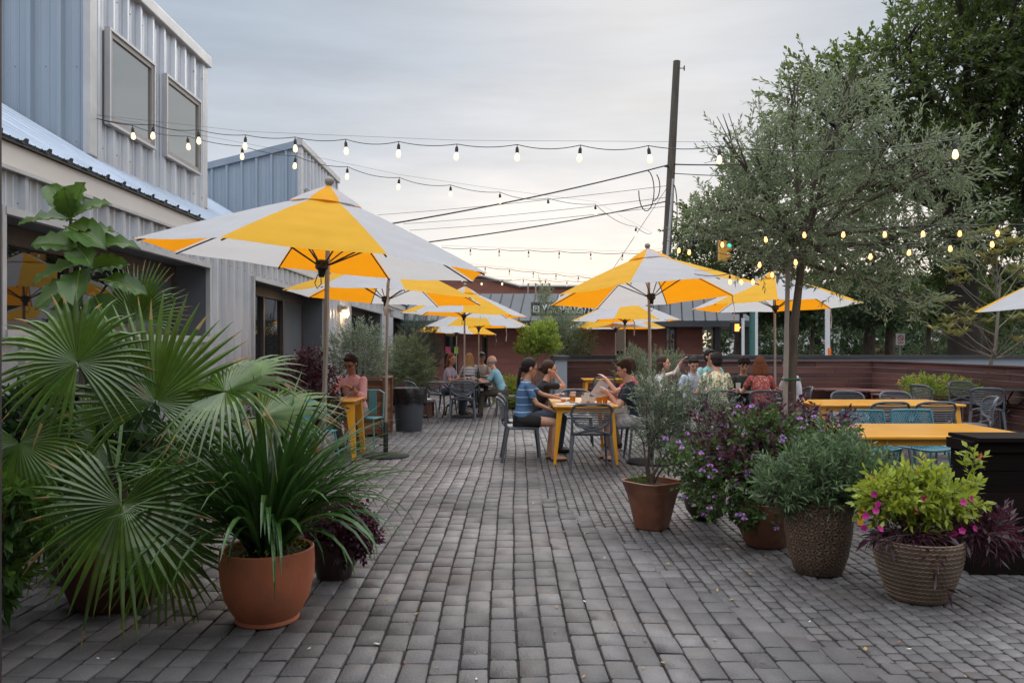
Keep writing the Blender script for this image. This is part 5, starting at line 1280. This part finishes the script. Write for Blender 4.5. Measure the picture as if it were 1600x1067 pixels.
def olive():
    b = P(1236, 541, 8.0); b = V((b.x, 8.0, 0)); r = lambda px, py, d=8.0: P(px, py, d) - b
    blobs = [(r(1250, 330), (.85, .8, .62)), (r(1180, 240), (.48, .5, .42)), (r(1300, 200), (.55, .6, .5)), (r(1400, 250, 7.8), (.60, .6, .45)), (r(1470, 260, 7.6), (.40, .5, .30)), (r(1140, 320), (.45, .5, .32)),
             (r(1230, 150), (.32, .35, .28)), (r(1330, 130), (.34, .4, .28)), (r(1130, 215, 7.8), (.16, .3, .30)), (r(1390, 380), (.60, .5, .42)), (r(1325, 430), (.5, .5, .25)), (r(1480, 350, 7.9), (.40, .5, .36)), (r(1100, 360, 8.2), (.25, .4, .22)), (r(1200, 400, 8.1), (.42, .5, .25)), (r(1400, 470, 8.2), (.36, .4, .2))]
    t = tree('olive_tree', 'large silvery olive tree in the middle right, staked, its trunk before the seated group', tuple(b), [V((0, 0, 0)), r(1237, 600), r(1242, 500), r(1250, 430), r(1256, 370)], [.048, .045, .042, .036, .030], blobs, 1120, .38, 15, .068, .0165, L_olive, M_bark, .026, up=.25, lo=.0, sub=5, tw=.0028)
    t = thing('tree_stake', 'pale timber stake tied against the olive trunk', 'stake', (b.x - .10, 7.94, 0))
    mb = MB(); mb.tube([(0, 0, 0), (.03, 0, 1.4), (.05, 0, 2.35)], [.028, .026, .022], 8); mb.build('shaft', M_stake, t, True)
    mb = MB(); mb.tube([(.02, -.05, 1.17), (.13, -.08, 1.17), (.19, .03, 1.17), (.1, .12, 1.17), (0, .04, 1.17)], .012, 6, closed=True); mb.build('tie', pm('green_tie', (.01, .07, .03), rough=.5), t, True)
    lb, tb = MB(), MB()
    for px, py, d_, n in [(1140, 470, (-.8, 0, -.3), 3), (1105, 445, (-.6, 0, -.6), 3), (1180, 480, (.4, 0, -.7), 3), (1290, 490, (.5, 0, -.5), 4)]:
        for k in range(n): sprig(lb, tb, r(px, py, 7.9), V(d_) + rdir() * .5, .22, 12, .055, .012)
olive()
def oaks():
    y = 27.; b = V((bx(1508, y), y, 0)); r = lambda px, py, d=y: P(px, py, d) - b
    blobs = [(r(1450, 120), (2.6, 2.6, 1.9)), (r(1560, 60), (2.6, 2.6, 2.0)), (r(1360, 130), (2.0, 2.2, 1.5)), (r(1270, 170, 26), (1.5, 2, 1.2)), (r(1560, 210), (2.4, 2.6, 1.8)), (r(1440, 260), (2.4, 2.6, 1.5)), (r(1340, 270), (1.8, 2.2, 1.3)),
             (r(1560, 380, 26), (2.0, 2.5, 1.2)), (r(1440, 400, 28), (2.0, 2.2, 1.1)), (r(1600, 320), (1.8, 2, 1.6)), (r(1500, -30), (2.4, 2.6, 1.5)), (r(1590, 130), (2, 2.4, 2)), (r(1650, 0), (3, 3, 3)), (r(1640, 250, 27), (2.4, 3, 2.4)), (r(1415, 60, 27), (1.2, 1.2, 1.0)), (r(1290, 110, 26), (1.3, 1.4, .8)), (r(1500, 470, 29), (2.2, 2, .9)), (r(1600, 470, 29), (2.2, 2, .9)), (r(1330, 400, 29), (1.8, 2, 1.3))]
    tree('live_oak', 'huge dark live oak filling the top right corner', tuple(b), [V((0, 0, 0)), r(1506, 480), r(1500, 390), r(1498, 330)], [.55, .48, .42, .36], blobs, 3900, 1.0, 13, .21, .095, L_oak, M_oakbark, .16, up=.25, lo=.15, sub=6, tw=.012)
    y = 36.; b = V((bx(1120, y), y, 0)); r2 = lambda px, py, d=y: P(px, py, d) - b
    tree('background_oak', 'mid-green rounded tree behind the traffic signal', tuple(b), [V((0, 0, 0)), r2(1118, 500), r2(1120, 440)], [.25, .2, .16], [(r2(1120, 350), (2.0, 2, 1.5)), (r2(1075, 370), (1.1, 1.6, 1.0)), (r2(1170, 330), (1.8, 2, 1.5)), (r2(1230, 370), (2, 2, 1.6)), (r2(1120, 410), (2.2, 2, 1.0)), (r2(1220, 440), (2.0, 2, 1.2)), (r2(1180, 270), (1.6, 2, 1.3)), (r2(1260, 240), (2.0, 2, 1.6)), (r2(1090, 430), (1.6, 2, 1.2)), (r2(1300, 330), (2, 2, 2))], 2300, .8, 12, .17, .09, L_oak, M_bark, .07, up=.3, tw=.01)
    for i, (px, d, cw, top, bot, lab, tk) in enumerate([
            (1155, 40, 70, 440, 535, 'street tree with a thick black trunk left of the teal post', .35), (1068, 42, 30, 470, 530, 'small dark tree just right of the brick shop corner', .2),
            (1232, 38, 60, 450, 530, 'street tree seen between the white pole and the olive trunk', .3), (1268, 44, 40, 480, 530, 'small street tree before the white building', .15),
            (1358, 33, 75, 430, 545, 'spreading low dark tree with a wide fork right of the white post', .3), (1390, 36, 50, 440, 530, 'straight dark street tree left of the no-parking sign', .28),
            (1450, 40, 50, 450, 530, 'light-stemmed small street tree beyond the wall', .15), (1545, 42, 90, 440, 530, 'broad tree behind the live oak trunk', .4), (1610, 38, 70, 430, 535, 'dark tree at the right edge beyond the loquat', .3)]):
        b = V((bx(px, d), d, 0)); q = lambda a, c_: P(a, c_, d) - b; w = cw / F * d; h = (bot - top) / F * d / 2; m = (top + bot) / 2 - 8
        tree('street_tree', lab, tuple(b), [V((0, 0, 0)), q(px, 541), q(px + 3, m + 10), q(px, m)], [tk, tk * .8, tk * .6, tk * .5], [(q(px, m - 10), (w, w, h * .8)), (q(px - cw * .5, m + 4), (w * .6, w * .6, h * .5)), (q(px + cw * .55, m), (w * .6, w * .6, h * .55))], 420, .9, 11, .20, .11, L_far, M_bark, tk * .3, group='street trees beyond the wall', sub=4, tw=0)
    for i, (px, d, h, w, lab) in enumerate([(1240, 48, 1.3, 5, 'dark clipped hedge beyond the wall, left of the white post'), (1500, 46, 1.55, 6, 'dark hedge beyond the wall at the foot of the live oak')]):
        shrub('hedge', lab, (bx(px, d), d, 0), [((k, 0, h * .6), (1.1, .8, h * .55)) for k in np.arange(-w / 2, w / 2 + .1, 1.4)], 500, .5, 9, .14, .08, L_far, lo=.5, cat='hedge')
    for i, (px, d, cw, top, bot, lab) in enumerate([
            (1330, 70, 150, 430, 540, 'far mass of mixed green trees behind the white building'), (1480, 72, 130, 420, 540, 'far mass of dark trees behind the low brick building'), (1610, 70, 130, 410, 540, 'far mass of trees behind the brick store at the right'), (1200, 74, 110, 440, 538, 'far mass of pale green trees behind the porch columns')]):
        b = V((bx(px, d), d, 0)); q = lambda a, c_: P(a, c_, d) - b; w = cw / F * d; h = (bot - top) / F * d / 2; m = (top + bot) / 2
        tree('distant_tree', lab, tuple(b), [V((0, 0, 0)), q(px, m + 20), q(px, m)], [.5, .4, .3], [(q(px, m), (w * .7, 3, h)), (q(px - cw * .4, m + 10), (w * .4, 3, h * .8)), (q(px + cw * .4, m + 8), (w * .4, 3, h * .8))], 700, 1.8, 10, .45, .28, L_far, M_oakbark, .2, sub=3, tw=0)
    y = 15.8; b = V((bx(1552, y), y, 0)); r3 = lambda px, py, d=y: P(px, py, d) - b
    t = thing('loquat_tree', 'slender loquat tree with upturned leaf rosettes at the right', 'tree', tuple(b)); mb = MB(); mb.tube([V((0, 0, .4)), r3(1540, 598), r3(1556, 540), r3(1560, 480), r3(1563, 430)], [.045, .04, .032, .026, .018], 8); mb.build('trunk', M_barkpale, t, True)
    lb, tb = MB(), MB(); lm = MB()
    tips = [(1478, 470), (1500, 440), (1490, 500), (1520, 410), (1545, 395), (1575, 380), (1590, 420), (1600, 460), (1505, 380), (1530, 370), (1495, 405), (1590, 500), (1470, 520), (1515, 490), (1535, 505), (1600, 540), (1585, 385), (1560, 415), (1610, 395), (1480, 430), (1560, 370), (1500, 525), (1620, 430), (1618, 510)]
    for px, py in tips:
        e = r3(px + U(-5, 5), py + U(-5, 5), y + U(-.5, .5)); s0 = r3(1557, min(560, py + 55)); lm.tube([s0, s0.lerp(e, .5) + V((0, 0, -.06)), e], [.014, .010, .006], 6)
        for j in range(3):
            e2 = e + rdir(-.3, .6) * .16
            lm.tube([e.lerp(s0, .1), e2], [.005, .004], 4)
            for k in range(11):
                d = (V((math.cos(k * 2.4), math.sin(k * 2.4), U(.2, 1.4)))).normalized(); lb.leaf(e2, d, d.cross(V((0, 0, 1))).normalized(), U(.17, .26), U(.05, .07), .15)
    lm.build('limbs', M_barkpale, t, True); lb.build('crown', L_loquat, t)
oaks()

t, _ = shrub('tree_line', None, (bx(1400, 50), 50, 0), [((k * 2.0, U(-1, 1), U(1.6, 2.6)), (1.9, 1.5, 2.0)) for k in range(-6, 7)], 1900, 1.0, 10, .26, .15, L_far, lo=.3, cat=None)
tag(t, 'dense green wood beyond the street at the right', None, None, 'stuff')
def undergrowth():
    shrub('split_leaf_plant', 'dark broad foliage crowding behind the fan palm at the left edge', (-2.95, 5.3, 0), [((0, 0, .7), (.6, .35, .55)), ((.55, .1, .55), (.5, .3, .5)), ((-.3, 0, 1.0), (.4, .3, .3))], 420, .22, 7, .13, .055, leafm('deep_green_leaf', (.030, .060, .022), (.016, .036, .014), .4, .4), lo=.2, cat='potted plant', up=.4)
    shrub('lobed_leaf_plant', 'lobed glossy leaf clump low at the left edge of the photo', (-2.62, 4.1, 0), [((0, 0, .72), (.22, .18, .22)), ((-.1, 0, .42), (.25, .2, .3))], 130, .20, 9, .12, .035, L_fig, lo=.1, cat='potted plant', up=.3, grav=.08)
undergrowth()
# ---------------- people ----------------
SK = {'light': pm('skin_light', (.66, .38, .28), (.58, .30, .22), 12, rough=.5), 'tan': pm('skin_tan', (.54, .30, .20), (.48, .25, .16), 12, rough=.5), 'brown': pm('skin_brown', (.36, .18, .115), (.31, .145, .09), 12, rough=.48)}
HR = {'black': pm('hair_black', (.012, .009, .008), (.025, .018, .015), 40, rough=.6, spec=.25, stretch=(6, 6, .6), bump=.9), 'brown': pm('hair_brown', (.06, .03, .018), (.035, .018, .012), 40, rough=.6, spec=.25, stretch=(6, 6, .6), bump=.9),
      'auburn': pm('hair_auburn', (.20, .065, .025), (.11, .035, .016), 40, rough=.6, spec=.25, stretch=(6, 6, .6), bump=.9), 'blonde': pm('hair_blonde', (.42, .25, .11), (.22, .12, .05), 40, rough=.6, spec=.25, stretch=(6, 6, .6), bump=.9),
      'grey': pm('hair_grey', (.35, .30, .26), (.26, .22, .19), 40, rough=.5)}
def cloth(n, c, s=10): return pm(n, c, tuple(x * .85 for x in c), s, rough=.85, bump=.5, bscale=14)
C_pants = {'olive': cloth('olive_trousers', (.075, .062, .045)), 'navy': cloth('dark_trousers', (.03, .035, .05)), 'grey': cloth('grey_trousers', (.16, .16, .15)), 'black': cloth('black_shorts', (.012, .012, .013)), 'check': pattern_mat('checked_shorts', 'cells', [(0, (.45, .45, .47)), (.5, (.35, .3, .36)), (.8, (.55, .55, .56))], 40), 'denim': cloth('denim', (.06, .09, .14))}
M_shoe = pm('dark_shoe', (.02, .016, .014), rough=.5); M_eye = pm('eye_dark', (.02, .012, .01), rough=.15); M_lip = pm('lips', (.30, .09, .07), rough=.45); M_gl = pm('spectacle_frame', (.02, .015, .012), rough=.25)
DG = None
def fuse(mb, name, mat, parent, vox, it=4):
    o = mb.build(name, mat, parent); r = o.modifiers.new('r', 'REMESH'); r.mode = 'VOXEL'; r.voxel_size = vox; r.use_smooth_shade = True
    s = o.modifiers.new('s', 'SMOOTH'); s.factor = .5; s.iterations = it
    dg = bpy.context.evaluated_depsgraph_get(); me = bpy.data.meshes.new_from_object(o.evaluated_get(dg)); old = o.data; o.modifiers.clear(); o.data = me; me.name = name
    if not me.materials: me.materials.append(mat)
    me.polygons.foreach_set('use_smooth', [True] * len(me.polygons)); bpy.data.meshes.remove(old); return o
def cap(mb, a, b, ra, rb, n=12):
    a, b = V(a), V(b); mb.tube([a, b], [ra, rb], n); mb.ball(a, ra, n); mb.ball(b, rb, n)
def loft(mb, secs, n=16):
    """secs: (centre, rx, ry); horizontal-ish sections joined up"""
    vs = []
    for i, (c, rx, ry) in enumerate(secs):
        a = V(secs[max(0, i - 1)][0]); b = V(secs[min(len(secs) - 1, i + 1)][0]); t = (b - a).normalized(); x = V((1, 0, 0)); x = (x - t * x.dot(t)).normalized(); y = t.cross(x)
        for j in range(n):
            q = 2 * math.pi * j / n; cc, ss = math.cos(q), math.sin(q); cc = math.copysign(abs(cc) ** .85, cc)
            vs.append(V(c) + x * (rx * cc) + y * (ry * ss))
    k = len(secs); fs = [(i * n + j, i * n + (j + 1) % n, (i + 1) * n + (j + 1) % n, (i + 1) * n + j) for i in range(k - 1) for j in range(n)] + [tuple(range(n))[::-1], tuple(range((k - 1) * n, k * n))]
    mb.add(vs, fs)
def ik(a, b, l1, l2, pole):
    a, b = V(a), V(b); d = b - a; L_ = min(d.length, (l1 + l2) * .985); u = d.normalized(); b = a + u * L_
    x = (l1 * l1 - l2 * l2 + L_ * L_) / (2 * L_); h = math.sqrt(max(0, l1 * l1 - x * x)); p = V(pole) - u * V(pole).dot(u); p.normalize(); return a + u * x + p * h, b
def person(label, x, y, face_deg, lean=10, head=(0, 0), hands=None, shirt=None, sleeve='short', pants='navy', long=True, skin='light', hair='short', hcol='brown', s=1.0, fem=False, glasses=False, vox=.0085, z0=.0, feet=.30, barefoot=False, watch=False, backless=False):
    """seated figure; local +Y is forward. hands: list of wrist targets (x, y, z) for left (-x) and right (+x)"""
    t = thing('person', label, 'person', (x, y, z0), R(face_deg)); t.scale = (s, s, s)
    pel = V((0, -.02, .545)); la = R(lean); sp = V((0, math.sin(la), math.cos(la)))
    w = .88 if fem else 1.0; chest = pel + sp * .30; nb = pel + sp * .50; neck = nb + sp * .02 + V((0, .014, .022)); 
    yaw, pit = R(head[0]), R(head[1]); RM = Matrix.Rotation(yaw, 4, 'Z') @ Matrix.Rotation(-pit, 4, 'X'); RM = RM @ Matrix.Scale(1.09, 4); hc = neck + V((0, .03, .125)); hp = lambda p: hc + RM @ V(p)
    sh = [nb + V((sx * .160 * w, 0, -.058)) for sx in (-1, 1)]
    hands = hands or [(-.2, .38, .76), (.2, .38, .76)]
    B = MB()
    # torso, neck, head
    loft(B, [(pel + V((0, 0, -.08)), .13, .10), (pel + sp * .02, .145, .105), (pel + sp * .14, .115 * w, .085), (chest, .135 * w, .095), (pel + sp * .42, .14 * w, .085), (nb, .07, .055)])
    cap(B, nb - sp * .03, hc - V((0, .01, .05)), .056 * w, .052 * w)
    B.ball(hp((0, -.012, .025)), (.074, .092, .088), 18, M=RM); B.ball(hp((0, .026, -.035)), (.056, .060, .068), 16, M=RM); B.ball(hp((0, .055, -.082)), (.026, .024, .020), 10, M=RM)
    cap(B, hp((0, .082, .012)), hp((0, .098, -.018)), .009, .0135, 8); B.ball(hp((0, .078, -.052)), (.024, .012, .011), 8, M=RM)
    for sx in (-1, 1):
        B.ball(hp((sx * .075, -.002, -.005)), (.010, .018, .028), 8, M=RM); B.ball(hp((sx * .030, .068, .022)), (.020, .014, .009), 8, M=RM); B.ball(hp((sx * .036, .050, -.022)), (.022, .024, .022), 8, M=RM)
    arms = []
    for i, sx in enumerate((-1, 1)):
        tg = V(hands[i]); pole = V((sx * .55, -.45, -1.0)); el, wr = ik(sh[i], tg, .285 * (.94 if fem else 1), .245 * (.94 if fem else 1), pole); arms.append((sh[i], el, wr))
        k = .82 if fem else 1.0
        cap(B, sh[i], el, .047 * k, .037 * k); cap(B, el, wr, .038 * k, .024 * k)
        f = (wr - el).normalized(); up = V((0, 0, 1)); up = (up - f * up.dot(f)).normalized(); sd = f.cross(up) ; hk = .9 if fem else 1.0
        f2 = (f - up * .18).normalized(); pc = wr + f2 * .048 * hk; 
        Mh = Matrix((( sd.x, f2.x, up.x, 0), (sd.y, f2.y, up.y, 0), (sd.z, f2.z, up.z, 0), (0, 0, 0, 1)))
        B.ball(pc, (.040 * hk, .052 * hk, .015 * hk), 12, M=Mh)
        for k2, (o, L1) in enumerate([(-.029, .062), (-.010, .072), (.010, .068), (.028, .054)]):
            st = pc + sd * (o * hk) + f2 * (.038 * hk); curl = .35 + .12 * k2; d1 = (f2 - up * curl * .5 + sd * o * 4).normalized(); d2 = (f2 - up * (curl + .55)).normalized()
            m = st + d1 * (L1 * .55 * hk); e = m + d2 * (L1 * .5 * hk); cap(B, st, m, .0092 * hk, .0086 * hk, 7); cap(B, m, e, .0086 * hk, .0074 * hk, 7)
        st = pc - sd * (sx * .03 * hk) - f2 * (.025 * hk); m = st - sd * (sx * .026 * hk) + f2 * (.022 * hk) - up * .012; e = m + f2 * (.028 * hk) - up * .008 - sd * (sx * .004); cap(B, st, m, .012 * hk, .0105 * hk, 7); cap(B, m, e, .0105 * hk, .0085 * hk, 7)
    legs = []
    for i, sx in enumerate((-1, 1)):
        hip = pel + V((sx * .085, .0, -.02)); an = V((sx * (.10 + .02 * i), feet + .04 * i + .12, .075)); kn, an = ik(hip, an, .43, .42, V((sx * .1, .6, 1.0))); legs.append((hip, kn, an))
        k = .95 if fem else 1; cap(B, hip, kn, .080 * k, .052 * k); cap(B, kn, kn.lerp(an, .35), .050 * k, .050 * k); cap(B, kn.lerp(an, .35), an, .050 * k, .033 * k)
        B.ball(an + V((0, .07, -.045)), (.040, .115, .030), 12); cap(B, an, an + V((0, .02, -.035)), .034, .032)
    fuse(B, 'body', SK[skin], t, vox)
    # clothes
    S = MB(); sec = [(pel + V((0, 0, -.07)), .165, .125), (pel + sp * .04, .165, .125), (pel + sp * .15, .137 * w, .107), (chest, .158 * w, .117), (pel + sp * .41, .160 * w, .104), (pel + sp * .475, .105 * w, .075)]
    if not backless: sec.append((nb + sp * .005, .066, .058))
    loft(S, sec, 20)
    if fem: [S.ball(chest + V((sx * .065, .075, .02)), .058, 10) for sx in (-1, 1)]
    for a, el, wr in arms:
        k = .84 if fem else 1.0
        if sleeve == 'short': cap(S, a, a.lerp(el, .58), .054 * k, .059 * k)
        elif sleeve == 'long': cap(S, a, el, .054 * k, .050 * k); cap(S, el, el.lerp(wr, .86), .051 * k, .036 * k)
        elif sleeve == 'rolled': cap(S, a, el, .055 * k, .054 * k); cap(S, el, el.lerp(wr, .35), .054 * k, .046 * k)
        elif sleeve == 'puff': cap(S, a, a.lerp(el, .5), .075 * k, .068 * k)
    so_ = fuse(S, 'shirt', shirt, t, vox * 1.1, 5)
    if sleeve in ('rolled', 'long'):
        C = MB(); C.tube([nb + V((.058 * math.cos(q), .056 * math.sin(q) + .004, .010 + .010 * math.sin(q) - .03 * max(0, math.sin(q)) ** 3)) for q in [k * math.pi / 6 for k in range(12)]], .009, 6, closed=True); C.build('collar', shirt, t, True)
    Pn = MB(); loft(Pn, [(pel + V((0, 0, -.10)), .165, .135), (pel + V((0, 0, .02)), .163, .128), (pel + sp * .07, .155, .118)], 20)
    for hip, kn, an in legs:
        if long: cap(Pn, hip, kn, .096, .066); cap(Pn, kn, an.lerp(kn, .06), .066, .052)
        else: cap(Pn, hip, hip.lerp(kn, .62 if not fem else .42), .098, .086)
    fuse(Pn, 'trousers' if long else 'shorts', C_pants[pants], t, vox * 1.2)
    for hip, kn, an in legs:
        Sh = MB()
        if barefoot: Sh.ball(an + V((0, .07, -.066)), (.046, .13, .012), 12)
        else: Sh.ball(an + V((0, .075, -.043)), (.050, .135, .036), 14); cap(Sh, an + V((0, -.01, .0)), an + V((0, 0, -.03)), .045, .044)
        Sh.build('shoe', M_shoe, t, True)
    # hair
    Hh = MB(); 
    if hair != 'bald':
        Hh.ball(hp((0, -.026, .038)), (.084, .095, .092), 18, M=RM)
        if hair in ('short', 'cap', 'curly'): Hh.ball(hp((0, -.045, -.01)), (.078, .070, .072), 14, M=RM); Hh.ball(hp((0, .035, .088)), (.058, .045, .028), 12, M=RM)
        if hair == 'curly':
            for k in range(46): q = rdir(-.1, 1); Hh.ball(hp((q.x * .086, -.02 + q.y * .09, .045 + q.z * .088)), .020, 7)
        if hair in ('long', 'bob'):
            d = -.26 if hair == 'long' else -.15; Hh.ball(hp((0, -.05, -.03)), (.085, .065, .10), 14, M=RM)
            for k in range(9):
                a = R(-100 + k * 25) ; p = hp((.078 * math.sin(a), -.03 - .055 * math.cos(a), 0)); e = p + V((.02 * math.sin(a), -.02, d)); cap(Hh, p, e, .030, .022, 8)
        if hair in ('tied', 'plait'):
            Hh.ball(hp((0, -.045, 0)), (.076, .066, .07), 12, M=RM)
            if hair == 'plait': p = hp((0, -.10, -.03)); [Hh.ball(p + V((.01 * math.sin(k), -.01 - .03 * math.sin(k * .35), -.045 * k)), (.030 - .0015 * k, .028, .032), 8) for k in range(9)]
            else: Hh.ball(hp((0, -.125, .0)), .036, 10)
    else:
        for k in range(14): a = R(95 + k * 13.2); Hh.ball(hp((.073 * math.cos(a), -.012 + .086 * math.sin(-a) * -1 * -1, -.005)), (.014, .018, .034), 8)
    ho = fuse(Hh, 'hair', HR[hcol], t, vox, 2)
    E = MB()
    for sx in (-1, 1):
        E = MB(); E.ball(hp((sx * .030, .0795, .008)), (.0125, .007, .0065), 8, M=RM); E.build('eye', M_eye, t, True)
        E = MB(); E.tube([hp((sx * .014, .088, .028)), hp((sx * .030, .087, .034)), hp((sx * .048, .074, .028))], [.003, .0042, .0028], 5)
        E.build('eyebrow', HR[hcol], t, True)
    E = MB(); E.tube([hp((-.022, .082, -.052)), hp((0, .0905, -.050)), hp((.022, .082, -.052))], [.003, .0058, .003], 6); E.build('mouth', M_lip, t, True)
    if glasses:
        E = MB()
        for sx in (-1, 1):
            E.tube([hp((sx * .033 + .022 * math.cos(q), .095, .010 + .017 * math.sin(q))) for q in [k * math.pi / 5 for k in range(10)]], .0032, 5, closed=True); E.tube([hp((sx * .055, .092, .014)), hp((sx * .077, .0, .008))], .003, 5)
        E.tube([hp((-.012, .096, .014)), hp((.012, .096, .014))], .003, 5); E.build('glasses', M_gl, t, True)
    if hair == 'cap':
        E = MB(); E.ball(hp((0, -.02, .055)), (.090, .102, .085), 16, M=RM); E.ball(hp((0, .095, .055)), (.065, .065, .010), 12, M=RM); E.build('cap', M_shoe, t, True)
    if watch:
        a, el, wr = arms[0]; E = MB(); f = (wr - el).normalized(); o = f.orthogonal().normalized(); pq = el.lerp(wr, .93); E.tube([pq + (Quaternion(f, k * .5236) @ o) * .033 for k in range(12)], .007, 5, closed=True); E.build('wrist_watch', M_shoe, t, True)
    return t
Sh_pink = cloth('pink_shirt', (.66, .36, .37)); Sh_floral = pattern_mat('floral_shirt', 'cells', [(0, (.62, .60, .42)), (.40, (.12, .22, .08)), (.58, (.66, .64, .48)), (.72, (.50, .13, .08)), (.82, (.60, .34, .12)), (.90, (.66, .64, .5))], 36)
Sh_red = pattern_mat('red_print_dress', 'cells', [(0, (.30, .055, .05)), (.7, (.36, .09, .075)), (.9, (.5, .28, .22))], 55); Sh_stripe = pattern_mat('navy_stripe_top', 'wave', [(0, (.6, .6, .62)), (.5, (.03, .04, .09))], 9)
Sh_bluetee = pattern_mat('blue_tee', 'wave', [(0, (.055, .135, .27)), (.90, (.06, .15, .29)), (.965, (.42, .5, .6))], 3.2)
Sh = {'black': cloth('black_tee', (.014, .014, .016)), 'navy': cloth('navy_tee', (.022, .028, .055)), 'rose': cloth('rose_top', (.55, .12, .16)), 'lblue': cloth('light_blue_shirt', (.22, .42, .50)), 'lilac': cloth('lilac_tee', (.36, .33, .42)), 'white': cloth('white_tee', (.55, .54, .54)), 'wshirt': cloth('white_shirt', (.70, .68, .74)),
      'pale': cloth('pale_blue_jacket', (.55, .64, .76)), 'dark': cloth('charcoal_green_tee', (.045, .060, .060)), 'mint': cloth('mint_shirt', (.30, .55, .55)), 'print': pattern_mat('white_pink_print', 'cells', [(0, (.6, .58, .56)), (.6, (.50, .16, .16)), (.8, (.6, .6, .58))], 25)}
# centre table
person('woman with black plait, glasses and blue tee reaching across the centre table', .16, 10.55, -86, 6, (6, 14), [(-.12, .50, .80), (.15, .36, .66)], Sh_bluetee, 'short', 'black', False, 'tan', 'plait', 'black', fem=True, glasses=True, feet=.22, barefoot=True, vox=.008)
person('woman in a plain black tee resting her chin on her hand', .30, 11.30, -88, 24, (-8, 6), [(-.16, .34, .80), (.03, .30, 1.12)], Sh['black'], 'short', 'denim', True, 'light', 'tied', 'brown', fem=True, feet=.2, vox=.008)
person('man in a navy tee looking down at a menu at the centre table', 1.66, 10.55, 88, 16, (-4, 20), [(-.10, .40, .90), (.13, .40, .86)], Sh['navy'], 'short', 'check', False, 'light', 'short', 'brown', feet=.16, barefoot=True, vox=.008)
person('person in rose pink mostly hidden behind the man in navy', 1.84, 11.75, 90, 12, (0, 15), [(-.10, .46, 1.02), (.13, .42, .84)], Sh['rose'], 'short', 'grey', True, 'light', 'short', 'brown', feet=.16)
# left
person('man in a pink shirt and dark glasses bent over the small yellow table', -2.28, 11.62, 172, 20, (-12, 30), [(-.10, .48, .87), (.15, .44, .87)], Sh_pink, 'rolled', 'grey', True, 'brown', 'short', 'black', glasses=True, feet=.08, watch=True, vox=.0075, s=1.06)
person('bald man in a light blue shirt and olive trousers leaning on the black table', -.22, 16.95, 86, 22, (0, 10), [(-.10, .50, .80), (.15, .48, .80)], Sh['lblue'], 'short', 'olive', True, 'light', 'bald', 'grey', feet=.32, watch=True)
person('woman in a lilac tee with short auburn hair opposite the bald man', -1.42, 17.7, -110, 8, (-30, 5), [(-.15, .36, .80), (.15, .36, .80)], Sh['lilac'], 'short', 'denim', True, 'tan', 'bob', 'auburn', fem=True, feet=.2)
person('blonde woman in a navy striped top, seen from behind', -1.02, 19.15, 8, 8, (0, 5), None, Sh_stripe, 'short', 'navy', True, 'light', 'long', 'blonde', fem=True, feet=.2)
person('man in a black cap and white tee facing us at the farthest table', -.78, 20.85, 178, 14, (10, 12), None, Sh['white'], 'short', 'navy', True, 'tan', 'cap', 'black', feet=.2)
# group by the olive
person('man in a floral shirt with short black hair, back to the camera', 3.24, 12.55, 2, 10, (18, 4), None, Sh_floral, 'short', 'navy', True, 'tan', 'short', 'black', feet=.2, s=1.05)
person('woman in a red print dress with loose auburn hair, back to the camera', 3.93, 12.55, -6, 10, (-8, 6), [(-.26, .40, .80), (.2, .38, .80)], Sh_red, 'puff', 'black', True, 'light', 'bob', 'auburn', fem=True, feet=.2, backless=True)
person('young man with curly black hair in a dark tee looking down', 4.03, 14.02, 176, 24, (-6, 22), None, Sh['dark'], 'short', 'navy', True, 'tan', 'curly', 'black', feet=.2)
person('dark haired man in a pale blue jacket looking down', 3.17, 14.05, 176, 20, (8, 28), None, Sh['pale'], 'long', 'navy', True, 'light', 'short', 'black', feet=.2)
person('man in a white short sleeved shirt right of the olive trunk', 4.70, 13.2, 100, 12, (5, 14), [(-.1, .42, .82), (.18, .36, .78)], Sh['wshirt'], 'short', 'navy', True, 'brown', 'short', 'black', feet=.2)
person('smiling woman with dark hair in a pink and white print top, waving one hand', 2.50, 13.5, -120, 6, (10, 0), [(-.34, .28, 1.24), (.15, .36, .80)], Sh['print'], 'long', 'denim', True, 'light', 'bob', 'brown', fem=True, feet=.2)
person('person in a mint shirt half hidden behind the floral shirt', 3.6, 14.5, 176, 5, (30, 0), None, Sh['mint'], 'long', 'navy', True, 'tan', 'short', 'black', feet=.2, s=1.08)
